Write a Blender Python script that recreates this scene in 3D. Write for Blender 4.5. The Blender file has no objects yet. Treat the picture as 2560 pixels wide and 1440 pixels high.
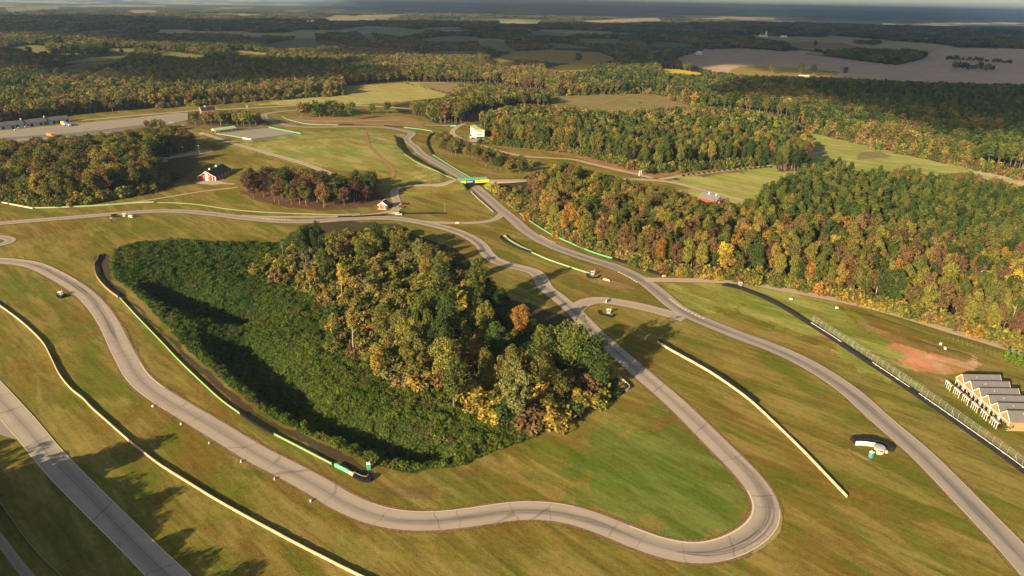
import bpy, math, random
import numpy as np
from mathutils import Vector, Matrix
random.seed(7); rng = np.random.default_rng(11)
S = bpy.context.scene
COL = S.collection

# ------------------------------------------------------------------ camera
F, CX, CY, CAMH = 1740.0, 1280.0, 720.0, 140.0          # the photograph is 2560 x 1440
ROLL = 0.0204
PITCH = math.atan((720 - 4) / F)
FW = np.array([0, math.cos(PITCH), -math.sin(PITCH)])
_r0 = np.array([1., 0, 0]); _u0 = np.array([0, math.sin(PITCH), math.cos(PITCH)])
RT = _r0 * math.cos(ROLL) + _u0 * math.sin(ROLL)
UP = -_r0 * math.sin(ROLL) + _u0 * math.cos(ROLL)

def flat(px, py, z=0.0):
    """the point of the plane at height z that the photograph shows at px, py"""
    d = FW + RT * ((px - CX) / F) + UP * ((CY - py) / F)
    t = (z - CAMH) / d[2]
    return np.array([d[0] * t, d[1] * t])

def proj(x, y, z):
    vx, vy, vz = x, y, z - CAMH
    zc = vy * FW[1] + vz * FW[2]
    zc = np.where(zc < 1, 1, zc)
    return CX + F * (vx * RT[0] + vy * RT[1] + vz * RT[2]) / zc, CY - F * (vx * UP[0] + vy * UP[1] + vz * UP[2]) / zc

SUN_AZ, SUN_EL = math.radians(50), math.radians(19)     # shadows run towards 50 deg from +x
SHX, SHY = math.cos(SUN_AZ), math.sin(SUN_AZ)

# ------------------------------------------------------------------ small numeric helpers
def sstep(a, b, x):
    t = np.clip((x - a) / (b - a), 0, 1)
    return t * t * (3 - 2 * t)

def vnoise(x, y, seed=0):
    xi, yi = np.floor(x).astype(np.int64), np.floor(y).astype(np.int64)
    fx, fy = x - xi, y - yi
    fx, fy = fx * fx * (3 - 2 * fx), fy * fy * (3 - 2 * fy)
    def h(a, b):
        n = (a * 374761393 + b * 668265263 + seed * 974711) & 0xFFFFFFFF
        n = ((n ^ (n >> 13)) * 1274126177) & 0xFFFFFFFF
        return ((n ^ (n >> 16)) & 0xFFFF) / 65535.0
    return (h(xi, yi) * (1 - fx) + h(xi + 1, yi) * fx) * (1 - fy) + (h(xi, yi + 1) * (1 - fx) + h(xi + 1, yi + 1) * fx) * fy

def fbm(x, y, seed=0, o=3):
    r, a, n = 0, 1.0, 0
    for k in range(o):
        r = r + a * vnoise(x * 2 ** k, y * 2 ** k, seed + k); n += a; a *= .5
    return r / n

def inpoly(px, py, poly):
    poly = np.asarray(poly, float)
    out = np.zeros(px.shape, bool)
    x0, y0 = poly.min(0); x1, y1 = poly.max(0)
    idx = np.nonzero((px >= x0) & (px <= x1) & (py >= y0) & (py <= y1))[0]
    if len(idx) == 0: return out
    x, y = px[idx], py[idx]; c = np.zeros(len(idx), bool)
    n = len(poly); j = n - 1
    for i in range(n):
        xi, yi = poly[i]; xj, yj = poly[j]
        if yi != yj:
            c ^= ((yi > y) != (yj > y)) & (x < (xj - xi) * (y - yi) / (yj - yi) + xi)
        j = i
    out[idx] = c
    return out

def segdist(x, y, pts):
    """distance to a polyline, and the side (positive on the left of its direction)"""
    best = np.full(x.shape, 1e9); side = np.zeros(x.shape); arc = np.zeros(x.shape); s0 = 0.0
    for (ax, ay), (bx, by) in zip(pts[:-1], pts[1:]):
        dx, dy = bx - ax, by - ay; L2 = dx * dx + dy * dy
        t = np.clip(((x - ax) * dx + (y - ay) * dy) / L2, 0, 1)
        d = np.hypot(x - ax - t * dx, y - ay - t * dy)
        s = dx * (y - ay) - dy * (x - ax)
        m = d < best; best = np.where(m, d, best); side = np.where(m, s, side); arc = np.where(m, s0 + t * L2 ** .5, arc); s0 += L2 ** .5
    return best, side, arc, s0

# ------------------------------------------------------------------ the lie of the land
BR = np.array([-33.0, 557.0]); BU = np.array([.94, .34]); BU /= np.hypot(*BU); BN = np.array([-BU[1], BU[0]])
_tr = [flat(1284, 551), flat(1229, 504), flat(1189, 467), flat(1161, 448), flat(1119, 424), flat(1078, 400), flat(1048, 381), flat(1037, 369), flat(1021, 357)]
_bank = [flat(*p) for p in [(990, 334), (1004, 352), (1009, 372), (1026, 390), (1064, 414), (1108, 436), (1140, 449)]]
PITS = []
KUDZU = [(285, 695), (277, 660), (290, 626), (330, 608), (420, 601), (560, 605), (690, 607), (760, 590), (900, 600), (1000, 610), (1100, 640), (1200, 720), (1330, 800), (1440, 870), (1540, 955), (1545, 995), (1500, 1012), (1400, 1062), (1300, 1105),
         (1150, 1163), (1030, 1180), (960, 1165), (860, 1128), (750, 1078), (660, 1028), (560, 952), (470, 872), (400, 792), (345, 738), (308, 708)]
RIM = [tuple(flat(*p)) for p in KUDZU]
for (a, b, dep, wid) in [((400, 715), (600, 770), 10.5, 13), ((575, 860), (690, 975), 11.5, 14), ((830, 1080), (1050, 1140), 8.5, 11), ((700, 990), (790, 1060), 5.0, 10)]:
    PITS.append((flat(*a), flat(*b), dep, wid))

def land(x, y):
    x = np.asarray(x, float); y = np.asarray(y, float)
    r = np.hypot(x, y)
    z = np.zeros(np.broadcast(x, y).shape)
    # far rolling country
    amp = sstep(1300, 3500, r) * 16 + sstep(4000, 16000, r) * 26 + sstep(20000, 45000, r) * 60
    z = z + amp * (fbm(x / 900 + 31, y / 900 + 17, 5, 2) * .6 + fbm(x / 3800 + 3, y / 3800 + 9, 8, 2) - .8)
    near = r < 1100
    if np.any(near):
        xn, yn = np.broadcast_to(x, z.shape)[near], np.broadcast_to(y, z.shape)[near]
        zn = np.zeros(xn.shape)
        # hollows in the vine covered bowl
        inside = inpoly(xn, yn, RIM) * sstep(1, 13, segdist(xn, yn, RIM + RIM[:1])[0])
        for a, b, dep, wid in PITS:
            d = segdist(xn, yn, [a, b])[0]
            zn -= dep * np.exp(-(d / wid) ** 2) * inside
        # embankment that carries the lane over the bridge, cut open for the track
        s = (xn - BR[0]) * BU[0] + (yn - BR[1]) * BU[1]; w = (xn - BR[0]) * BN[0] + (yn - BR[1]) * BN[1]
        dt = segdist(xn, yn, _tr)[0]
        zn += 5.0 * np.exp(-(s / 60) ** 2) * (1 - sstep(4.5, 16, np.abs(w))) * sstep(7.5, 11.5, dt)
        # hill on the near side of the track with a steep edge
        d, side, arc, Lb = segdist(xn, yn, _bank)
        e = np.where(side < 0, d, -d)
        zn += 4.5 * sstep(0, 7, e) * (1 - sstep(40, 190, e)) * sstep(0, 45, arc) * sstep(0, 30, Lb - arc)
        z = z.copy(); z[near] += zn
    return z

def land1(x, y): return float(land(np.array([x]), np.array([y]))[0])

def hit(px, py):
    z = 0.0
    p = flat(px, py)
    for _ in range(18):
        z += .7 * (land1(*p) - z)
        p = flat(px, py, min(z, CAMH - 12))
        if np.hypot(*p) > 60000: break
    return np.array([p[0], p[1], land1(*p)])

# ------------------------------------------------------------------ object helpers
def tag(o, label=None, cat=None, group=None, kind=None):
    if label: o['label'] = label
    if cat: o['category'] = cat
    if group: o['group'] = group
    if kind: o['kind'] = kind
    return o

def thing(name, label, cat, loc, rz=0.0, group=None):
    o = bpy.data.objects.new(name, None); COL.objects.link(o)
    o.empty_display_size = .5
    o.location = loc; o.rotation_euler = (0, 0, rz)
    return tag(o, label, cat, group)

class MB:
    def __init__(s): s.v, s.f, s.m, s.uv, s.n = [], [], [], [], 0
    def add(s, verts, faces, mi=0, R=None, off=(0, 0, 0)):
        verts = np.asarray(verts, float).reshape(-1, 3)
        if R is not None: verts = verts @ np.asarray(R).T
        s.v.append(verts + np.asarray(off, float))
        s.f += [tuple(i + s.n for i in f) for f in faces]; s.m += [mi] * len(faces)
        s.n += len(verts); return s
    def box(s, c, d, rz=0.0, mi=0, top=1.0):
        """box centred on c (x, y) standing from c[2] up; top scales its upper face"""
        hx, hy, h = d[0] / 2, d[1] / 2, d[2]
        v = [(-hx, -hy, 0), (hx, -hy, 0), (hx, hy, 0), (-hx, hy, 0)] + [(a * hx * top, b * hy * top, h) for a, b in ((-1, -1), (1, -1), (1, 1), (-1, 1))]
        ca, sa = math.cos(rz), math.sin(rz)
        return s.add(v, [(0, 3, 2, 1), (4, 5, 6, 7), (0, 1, 5, 4), (1, 2, 6, 5), (2, 3, 7, 6), (3, 0, 4, 7)], mi, [[ca, -sa, 0], [sa, ca, 0], [0, 0, 1]], c)
    def quad(s, a, b, c, d, mi=0): return s.add([a, b, c, d], [(0, 1, 2, 3)], mi)
    def tube(s, pts, rad, n=6, mi=0, cap=True):
        pts = [np.asarray(p, float) for p in pts]
        rad = rad if hasattr(rad, '__len__') else [rad] * len(pts)
        vs, fs = [], []
        for i, p in enumerate(pts):
            t = pts[min(i + 1, len(pts) - 1)] - pts[max(i - 1, 0)]; t /= (np.linalg.norm(t) + 1e-9)
            a = np.cross(t, [0, 0, 1.]) if abs(t[2]) < .9 else np.cross(t, [1., 0, 0]); a /= np.linalg.norm(a); b = np.cross(t, a)
            for k in range(n):
                q = 2 * math.pi * k / n; vs.append(p + rad[i] * (a * math.cos(q) + b * math.sin(q)))
        for i in range(len(pts) - 1):
            for k in range(n):
                k2 = (k + 1) % n; fs.append((i * n + k, i * n + k2, (i + 1) * n + k2, (i + 1) * n + k))
        if cap: fs += [tuple(range(n))[::-1], tuple((len(pts) - 1) * n + k for k in range(n))]
        return s.add(vs, fs, mi)
    def prism(s, prof, y0, y1, mi=0, R=None, off=(0, 0, 0)):
        """profile of (x, z) points drawn out along y"""
        n = len(prof)
        v = [(a, y0, b) for a, b in prof] + [(a, y1, b) for a, b in prof]
        f = [tuple(range(n)), tuple(range(2 * n - 1, n - 1, -1))] + [((i + 1) % n, i, n + i, n + (i + 1) % n) for i in range(n)]
        return s.add(v, f, mi, R, off)
    def build(s, name, mats, parent=None, loc=None, smooth=False):
        me = bpy.data.meshes.new(name)
        V = np.concatenate(s.v) if s.v else np.zeros((0, 3))
        me.from_pydata(V.tolist(), [], s.f)
        mats = mats if isinstance(mats, (list, tuple)) else [mats]
        for m in mats: me.materials.append(m)
        if len(mats) > 1: me.polygons.foreach_set('material_index', s.m)
        if smooth: me.polygons.foreach_set('use_smooth', [True] * len(s.f))
        me.update()
        o = bpy.data.objects.new(name, me); COL.objects.link(o)
        if parent is not None: o.parent = parent
        if loc is not None: o.location = loc
        return o

def fast_mesh(name, V, Q, mats, cols=None, uv=None, smooth=False, mi=None):
    me = bpy.data.meshes.new(name)
    V = np.asarray(V, np.float32); Q = np.asarray(Q, np.int32); k = Q.shape[1]
    me.vertices.add(len(V)); me.vertices.foreach_set('co', V.ravel())
    me.loops.add(Q.size); me.loops.foreach_set('vertex_index', Q.ravel())
    me.polygons.add(len(Q)); me.polygons.foreach_set('loop_start', np.arange(0, Q.size, k, dtype=np.int32))
    for m in (mats if isinstance(mats, (list, tuple)) else [mats]): me.materials.append(m)
    if mi is not None: me.polygons.foreach_set('material_index', np.asarray(mi, np.int32))
    me.polygons.foreach_set('use_smooth', np.full(len(Q), smooth))
    me.update(calc_edges=True)
    if cols is not None:
        a = me.attributes.new('Col', 'FLOAT_COLOR', 'POINT'); a.data.foreach_set('color', np.asarray(cols, np.float32).ravel())
    if uv is not None:
        u = me.uv_layers.new(name='UVMap'); u.data.foreach_set('uv', np.asarray(uv, np.float32)[Q.ravel()].ravel())
    me.validate()
    return me

# ------------------------------------------------------------------ materials
def new_mat(name):
    m = bpy.data.materials.new(name); m.use_nodes = True
    nt = m.node_tree; b = nt.nodes['Principled BSDF']
    return m, nt, nt.nodes, nt.links, b

def nd(nt, typ, **kw):
    n = nt.nodes.new(typ)
    for k, v in kw.items():
        if k.startswith('i_'):
            key = k[2:]; key = int(key) if key.isdigit() else key.replace('_', ' ')
            n.inputs[key].default_value = v
        else: setattr(n, k, v)
    return n

def math_n(nt, op, a, b=None, c=None):
    n = nt.nodes.new('ShaderNodeMath'); n.operation = op
    for i, v in enumerate((a, b, c)):
        if v is None: continue
        if hasattr(v, 'is_linked') or hasattr(v, 'links'): nt.links.new(v, n.inputs[i])
        else: n.inputs[i].default_value = v
    return n.outputs[0]

def mixc(nt, fac, a, b, mode='MIX'):
    n = nt.nodes.new('ShaderNodeMix'); n.data_type = 'RGBA'; n.blend_type = mode
    for sock, v in ((n.inputs[0], fac), (n.inputs[6], a), (n.inputs[7], b)):
        if hasattr(v, 'links'): nt.links.new(v, sock)
        else: sock.default_value = v if not isinstance(v, tuple) or len(v) == 4 else v + (1,)
    return n.outputs[2]

def noise(nt, vec, scale, detail=3, rough=.55, dist=0.0):
    n = nd(nt, 'ShaderNodeTexNoise', i_Scale=scale, i_Detail=detail, i_Roughness=rough, i_Distortion=dist)
    nt.links.new(vec, n.inputs['Vector']); return n.outputs['Fac']

def ramp(nt, fac, a, b):
    n = nd(nt, 'ShaderNodeMapRange', i_1=a, i_2=b); n.interpolation_type = 'SMOOTHSTEP'
    nt.links.new(fac, n.inputs[0]); return n.outputs[0]

def M(name, col, rough=.8, var=.18, scale=1.5, spec=.3, metal=0.0):
    """plain surface with worn, uneven colour"""
    m, nt, N, L, b = new_mat(name)
    tc = N.new('ShaderNodeTexCoord').outputs['Object']
    f = noise(nt, tc, scale, 4)
    f2 = noise(nt, tc, scale * .23, 2)
    k = math_n(nt, 'MULTIPLY_ADD', math_n(nt, 'ADD', f, f2), var, 1 - var)
    vm = N.new('ShaderNodeVectorMath'); vm.operation = 'SCALE'; vm.inputs[0].default_value = col
    L.new(k, vm.inputs['Scale']); L.new(vm.outputs[0], b.inputs['Base Color'])
    b.inputs['Roughness'].default_value = rough; b.inputs['Specular IOR Level'].default_value = spec
    b.inputs['Metallic'].default_value = metal
    return m
# ------------------------------------------------------------------ ground
STRAWC = (1.7, 1.62, 2.5)
def ground_material():
    m, nt, N, L, b = new_mat('ground_cover')
    pos = N.new('ShaderNodeNewGeometry').outputs['Position']
    at = nd(nt, 'ShaderNodeAttribute', attribute_name='Col')
    def mapped(sx, sy, rot):
        mp = nd(nt, 'ShaderNodeMapping'); mp.inputs['Rotation'].default_value = (0, 0, rot); L.new(pos, mp.inputs['Vector'])
        m2 = nd(nt, 'ShaderNodeMapping'); m2.inputs['Scale'].default_value = (sx, sy, 1); L.new(mp.outputs[0], m2.inputs['Vector']); return m2.outputs[0]
    base = at.outputs['Color']; al = at.outputs['Alpha']
    n1 = ramp(nt, noise(nt, pos, .016, 6, .68, .6), .44, .58)
    n2 = ramp(nt, noise(nt, mapped(.022, .045, math.radians(50)), 1.0, 6, .68, .9), .44, .58)
    st = mapped(.018, .085, math.radians(44))
    n3 = ramp(nt, noise(nt, st, 1.0, 6, .70, .6), .45, .60)
    st2 = mapped(.035, .55, math.radians(43))
    n4 = noise(nt, st2, 1.0, 4, .7, .25)
    n5 = noise(nt, pos, .55, 5, .75)
    n6 = noise(nt, pos, 2.2, 3, .7)
    def mul(c, k): return mixc(nt, 1.0, c, k, 'MULTIPLY')
    brown = mul(base, (1.0, .73, .72)); green = mul(base, (.58, .97, .46)); straw = mul(base, STRAWC)
    c = mixc(nt, math_n(nt, 'MULTIPLY', math_n(nt, 'MULTIPLY', n1, .85), al), base, brown)
    c = mixc(nt, math_n(nt, 'MULTIPLY', math_n(nt, 'MULTIPLY', n2, .8), al), c, green)
    c = mixc(nt, math_n(nt, 'MULTIPLY', math_n(nt, 'MULTIPLY', n3, .75), al), c, straw)
    k = math_n(nt, 'ADD', math_n(nt, 'MULTIPLY', math_n(nt, 'SUBTRACT', n4, .5), 1.15), math_n(nt, 'MULTIPLY', math_n(nt, 'SUBTRACT', n5, .5), 1.15))
    n7 = noise(nt, mapped(.07, .20, math.radians(40)), 1.0, 4, .7, .4)
    k = math_n(nt, 'ADD', k, math_n(nt, 'MULTIPLY', math_n(nt, 'SUBTRACT', n7, .5), 1.0))
    k = math_n(nt, 'ADD', k, math_n(nt, 'MULTIPLY', math_n(nt, 'SUBTRACT', n6, .5), .9))
    k = math_n(nt, 'ADD', math_n(nt, 'MULTIPLY', k, math_n(nt, 'MULTIPLY_ADD', al, .75, .25)), 1.0)
    vm = N.new('ShaderNodeVectorMath'); vm.operation = 'SCALE'; L.new(c, vm.inputs[0]); L.new(k, vm.inputs['Scale'])
    L.new(vm.outputs[0], b.inputs['Base Color'])
    b.inputs['Roughness'].default_value = 1; b.inputs['Specular IOR Level'].default_value = .05
    bp = nd(nt, 'ShaderNodeBump', i_Strength=.35, i_Distance=.25); L.new(math_n(nt, 'ADD', n5, n6), bp.inputs['Height'])
    L.new(bp.outputs[0], b.inputs['Normal'])
    return m

GRASS = (.136, .108, .0205); LAWN = (.112, .115, .020); PALE = (.27, .235, .075); SOIL = (.37, .255, .175)
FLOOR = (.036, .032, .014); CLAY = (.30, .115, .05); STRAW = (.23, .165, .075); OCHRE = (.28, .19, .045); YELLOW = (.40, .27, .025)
FIELDG = (.105, .105, .035); DULLG = (.15, .165, .085); FARG = (.052, .056, .024)

# forest: what can be seen of each wood in the photograph (outline of base and crowns)
W_FAR = [(-300, -60), (2860, -60), (2860, 540), (2700, 490), (2560, 446), (2400, 410), (2250, 378), (2100, 346), (2026, 325), (1970, 290), (1800, 268), (1760, 271), (1700, 256), (1655, 238), (1600, 231),
         (1560, 235), (1450, 238), (1385, 240), (1370, 226), (1200, 205), (1160, 206), (1010, 203), (860, 214), (862, 236), (760, 243), (640, 251), (540, 259), (400, 269), (170, 288), (0, 310), (-300, 345)]
W_CEN = [(610, 690), (650, 640), (700, 610), (745, 570), (790, 548), (850, 552), (1000, 560), (1040, 590), (1130, 615), (1180, 650), (1240, 735), (1330, 760), (1440, 800), (1490, 890), (1552, 950),
         (1545, 990), (1490, 1015), (1380, 1065), (1290, 1088), (1220, 1062), (1080, 1016), (950, 970), (890, 930), (810, 900), (785, 830), (840, 795), (770, 735), (700, 710)]
W_RIGHT = [(1225, 452), (1290, 455), (1335, 430), (1420, 413), (1500, 432), (1560, 447), (1640, 472), (1720, 485), (1752, 502), (1820, 503), (1850, 515), (1890, 492), (1945, 470), (1962, 448), (1990, 438), (2020, 420), (2062, 408),
           (2130, 425), (2200, 440), (2260, 432), (2330, 440), (2400, 432), (2480, 452), (2560, 468), (2700, 500), (2700, 900), (2560, 866), (2400, 818), (2250, 778), (2100, 738), (1960, 710), (1860, 698), (1750, 690), (1650, 674), (1560, 645), (1480, 620), (1400, 585), (1330, 540), (1262, 486)]
W_MID = [(1160, 302), (1180, 285), (1290, 263), (1400, 265), (1480, 275), (1560, 277), (1700, 268), (1800, 268), (1900, 278), (1970, 292), (2024, 335), (2024, 375), (2018, 425), (1950, 430), (1938, 412), (1850, 415), (1790, 420), (1700, 426), (1640, 430), (1590, 423), (1520, 403), (1440, 383), (1380, 376), (1310, 368), (1235, 360), (1212, 345), (1208, 315), (1185, 308)]
W_LEFT = [(-300, 375), (0, 352), (150, 345), (300, 335), (400, 322), (470, 325), (492, 345), (486, 374), (440, 384), (392, 398), (388, 420), (404, 450), (380, 474), (250, 498), (130, 514), (60, 506), (0, 492), (-300, 520)]
W_RED = [(597, 445), (620, 423), (700, 413), (760, 425), (840, 430), (900, 428), (976, 430), (978, 458), (950, 488), (922, 512), (800, 522), (700, 514), (640, 500), (603, 482)]
W_STRIP = [(1085, 335), (1112, 330), (1190, 358), (1250, 380), (1330, 395), (1330, 430), (1270, 440), (1210, 415), (1150, 398), (1098, 385)]
W_OAKS = [(730, 258), (780, 248), (895, 252), (900, 285), (840, 296), (740, 295)]
W_BACK = [(985, 262), (1060, 250), (1110, 243), (1150, 211), (1200, 204), (1370, 226), (1380, 262), (1290, 266), (1180, 285), (1150, 312), (1080, 306), (1060, 290), (1000, 284)]
W_GROVE = [(458, 285), (500, 278), (600, 276), (655, 282), (662, 305), (640, 318), (560, 316), (470, 312)]
W_CLUMP = [(354, 305), (372, 296), (405, 300), (440, 315), (470, 325), (440, 332), (360, 330)]

# zone outlines: (photo outline, colour, variation)
ZONES = [
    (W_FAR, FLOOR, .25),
    # far fields and clearings
    ([(640, 262), (760, 243), (860, 236), (862, 216), (1020, 206), (1160, 207), (1150, 220), (1130, 241), (990, 255), (850, 264)], PALE, .45),
    ([(1040, 207), (1160, 207), (1148, 222), (1128, 240), (1085, 226)], (.19, .145, .06), .4),
    ([(1383, 240), (1450, 238), (1560, 236), (1600, 231), (1660, 238), (1700, 255), (1760, 271), (1700, 277), (1520, 283), (1480, 272), (1420, 258)], (.17, .14, .05), .5),
    ([(1686, 148), (1760, 124), (1850, 120), (1960, 128), (2100, 145), (2240, 163), (2300, 150), (2350, 118), (2560, 122), (2700, 140), (2700, 225), (2560, 212), (2300, 206), (2100, 196), (1960, 192), (1860, 188), (1780, 180), (1740, 165)], SOIL, .35),
    ([(1820, 178), (1850, 166), (1900, 164), (2010, 170), (2100, 180), (2090, 190), (1960, 192), (1860, 189)], (.22, .16, .04), .4),
    ([(1960, 110), (2010, 105), (2110, 107), (2140, 118), (2080, 122), (1985, 118)], (.21, .125, .075), .3),
    ([(1960, 128), (2010, 126), (2080, 135), (2090, 140), (1990, 132)], SOIL, .3),
    ([(1240, 145), (1290, 128), (1370, 124), (1500, 130), (1545, 150), (1500, 160), (1400, 158), (1330, 150)], OCHRE, .35),
    ([(1352, 172), (1420, 160), (1445, 158), (1500, 163), (1462, 179), (1400, 180)], YELLOW, .25),
    ([(1638, 169), (1700, 174), (1765, 184), (1740, 189), (1660, 183)], (.46, .33, .03), .2),
    ([(1610, 115), (1650, 103), (1740, 112), (1730, 120), (1610, 117)], (.09, .135, .065), .2),
    ([(1610, 128), (1760, 119), (1770, 122), (1640, 131)], (.17, .165, .125), .2),
    ([(1320, 78), (1400, 80), (1430, 90), (1330, 88)], DULLG, .2), ([(1350, 105), (1420, 110), (1490, 122), (1400, 120)], DULLG, .2), ([(1440, 95), (1560, 98), (1540, 112), (1450, 106)], DULLG, .2),
    ([(660, 112), (735, 98), (797, 95), (800, 118), (700, 124)], (.15, .125, .085), .3),
    ([(800, 105), (830, 102), (880, 115), (850, 120)], (.17, .13, .09), .3),
    ([(845, 74), (920, 64), (1010, 70), (1070, 78), (1000, 92), (930, 80)], DULLG, .3), ([(895, 83), (930, 88), (955, 106), (930, 108)], (.18, .13, .09), .3),
    ([(1055, 70), (1150, 66), (1155, 72), (1060, 74)], (.2, .155, .11), .2), ([(1030, 100), (1130, 88), (1200, 92), (1195, 100), (1100, 104)], (.17, .165, .095), .3),
    ([(1020, 116), (1110, 113), (1110, 117), (1020, 119)], DULLG, .2),
    ([(1190, 106), (1230, 98), (1262, 108), (1285, 125), (1330, 140), (1290, 132), (1240, 126), (1200, 114)], (.20, .165, .09), .3), ([(1010, 136), (1120, 127), (1190, 128), (1200, 138), (1100, 138)], (.16, .145, .075), .3),
    ([(1215, 140), (1260, 148), (1300, 155), (1280, 166), (1240, 160)], OCHRE, .3),
    ([(560, 128), (600, 126), (685, 134), (680, 138), (600, 138)], (.24, .19, .035), .2), ([(835, 155), (850, 160), (862, 164), (840, 165)], (.3, .22, .04), .2),
    ([(395, 130), (440, 130), (530, 142), (480, 146), (400, 140)], (.15, .155, .04), .3), ([(150, 157), (215, 146), (290, 137), (330, 136), (300, 148), (170, 160)], (.14, .15, .045), .3),
    ([(150, 168), (200, 158), (330, 148), (260, 165), (160, 172)], (.13, .13, .05), .3), ([(75, 182), (150, 175), (210, 168), (215, 178), (130, 184)], (.12, .14, .05), .3),
    ([(10, 120), (60, 112), (125, 115), (128, 130), (90, 133), (30, 122)], (.16, .145, .045), .3), ([(110, 133), (220, 132), (215, 137), (120, 138)], (.15, .13, .07), .2), ([(250, 122), (350, 120), (330, 130), (260, 128)], (.16, .15, .05), .3),
    ([(360, 127), (415, 127), (400, 131), (365, 131)], (.25, .2, .15), .2), ([(180, 80), (250, 75), (300, 70), (290, 77), (200, 84)], (.14, .11, .07), .3),
    ([(0, 22), (140, 14), (150, 22), (20, 30)], (.14, .12, .07), .3), ([(320, 26), (380, 24), (400, 32), (330, 34)], (.2, .13, .09), .3), ([(800, 44), (860, 38), (960, 50), (830, 52)], (.20, .165, .085), .4),
    ([(1440, 52), (1640, 44), (1660, 52), (1500, 57)], (.24, .19, .10), .4), ([(1700, 38), (1940, 44), (1930, 50), (1720, 46)], (.24, .20, .11), .4), ([(2310, 57), (2560, 56), (2560, 60), (2330, 60)], (.3, .26, .15), .2),
    # right-hand meadow and clearing by the barn
    ([(2024, 325), (2100, 346), (2250, 378), (2400, 410), (2560, 446), (2700, 490), (2700, 520), (2560, 472), (2400, 440), (2250, 440), (2130, 430), (2060, 415), (1990, 440), (1900, 490), (1850, 520), (1720, 492), (1690, 450), (1935, 412), (2020, 380)], (.235, .228, .058), .55),
    ([(2380, 404), (2560, 446), (2700, 490), (2700, 515), (2560, 468), (2440, 434)], (.36, .29, .15), .4),
    ([(2150, 380), (2200, 378), (2230, 392), (2140, 400)], (.16, .14, .055), .3),
    # straw and clay ground under the pines
    ([(1230, 366), (1310, 373), (1440, 388), (1520, 410), (1590, 432), (1660, 440), (1740, 432), (1850, 422), (1935, 412), (1940, 402), (1850, 405), (1640, 415), (1520, 390), (1380, 365), (1240, 352)], (.24, .115, .055), .4),
    ([(1430, 386), (1470, 392), (1600, 428), (1680, 436), (1640, 446), (1560, 432), (1480, 408)], (.25, .12, .06), .4),
    # woods on the near side
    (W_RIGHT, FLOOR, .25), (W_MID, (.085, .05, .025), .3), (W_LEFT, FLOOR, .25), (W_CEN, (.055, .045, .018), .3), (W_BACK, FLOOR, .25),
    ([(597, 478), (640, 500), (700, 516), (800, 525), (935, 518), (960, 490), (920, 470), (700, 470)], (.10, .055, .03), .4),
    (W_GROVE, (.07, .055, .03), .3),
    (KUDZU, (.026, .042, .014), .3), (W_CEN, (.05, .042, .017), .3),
    # infield
    ([(500, 345), (640, 352), (760, 330), (900, 322), (1000, 335), (1030, 385), (1150, 450), (1000, 460), (975, 430), (840, 425), (760, 410), (640, 385)], (.182, .168, .042), .75),
    ([(690, 300), (740, 290), (900, 296), (1010, 290), (1060, 305), (1050, 316), (900, 310), (760, 312)], (.205, .125, .055), .4),
    ([(905, 330), (925, 330), (920, 345), (908, 344)], (.26, .13, .06), .3),
    ([(400, 400), (480, 385), (500, 395), (480, 430), (420, 470), (400, 450)], (.085, .055, .03), .4),
    # bare earth
    ([(236, 640), (262, 634), (274, 640), (272, 668), (285, 706), (330, 752), (400, 818), (480, 892), (570, 972), (660, 1042), (760, 1092), (860, 1140), (935, 1172), (945, 1188), (915, 1195), (860, 1168), (760, 1112), (672, 1066), (580, 1008), (480, 912), (400, 830), (345, 775), (300, 742), (262, 700), (244, 670)], (.062, .044, .025), .35),
    ([(2180, 850), (2230, 845), (2340, 872), (2420, 900), (2455, 935), (2380, 955), (2280, 945), (2215, 900)], (.165, .12, .035), .6),
    ([(2203, 860), (2240, 857), (2330, 885), (2400, 905), (2428, 926), (2370, 935), (2290, 925), (2240, 900)], (.36, .165, .068), .48),
    ([(2330, 885), (2400, 905), (2440, 932), (2400, 936)], (.33, .21, .10), .5),
    ([(2120, 1118), (2140, 1128), (2180, 1146), (2170, 1150), (2130, 1132)], (.28, .16, .08), .4),
    ([(1400, 1180), (1420, 1150), (1560, 1060), (1640, 1020), (1760, 1120), (1850, 1210), (1870, 1290), (1800, 1340), (1700, 1340), (1560, 1290), (1420, 1240)], (.094, .110, .0175), .65),
    ([(1650, 700), (1900, 712), (2080, 780), (2260, 880), (2320, 990), (2100, 870), (1850, 790), (1700, 745)], (.165, .165, .03), .85),
    ([(1010, 1195), (1090, 1188), (1160, 1200), (1210, 1215), (1130, 1222), (1040, 1215)], (.115, .085, .026), .7),
    ([(1460, 640), (1560, 690), (1600, 740), (1520, 735), (1420, 700)], (.165, .118, .038), .7),
]

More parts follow.
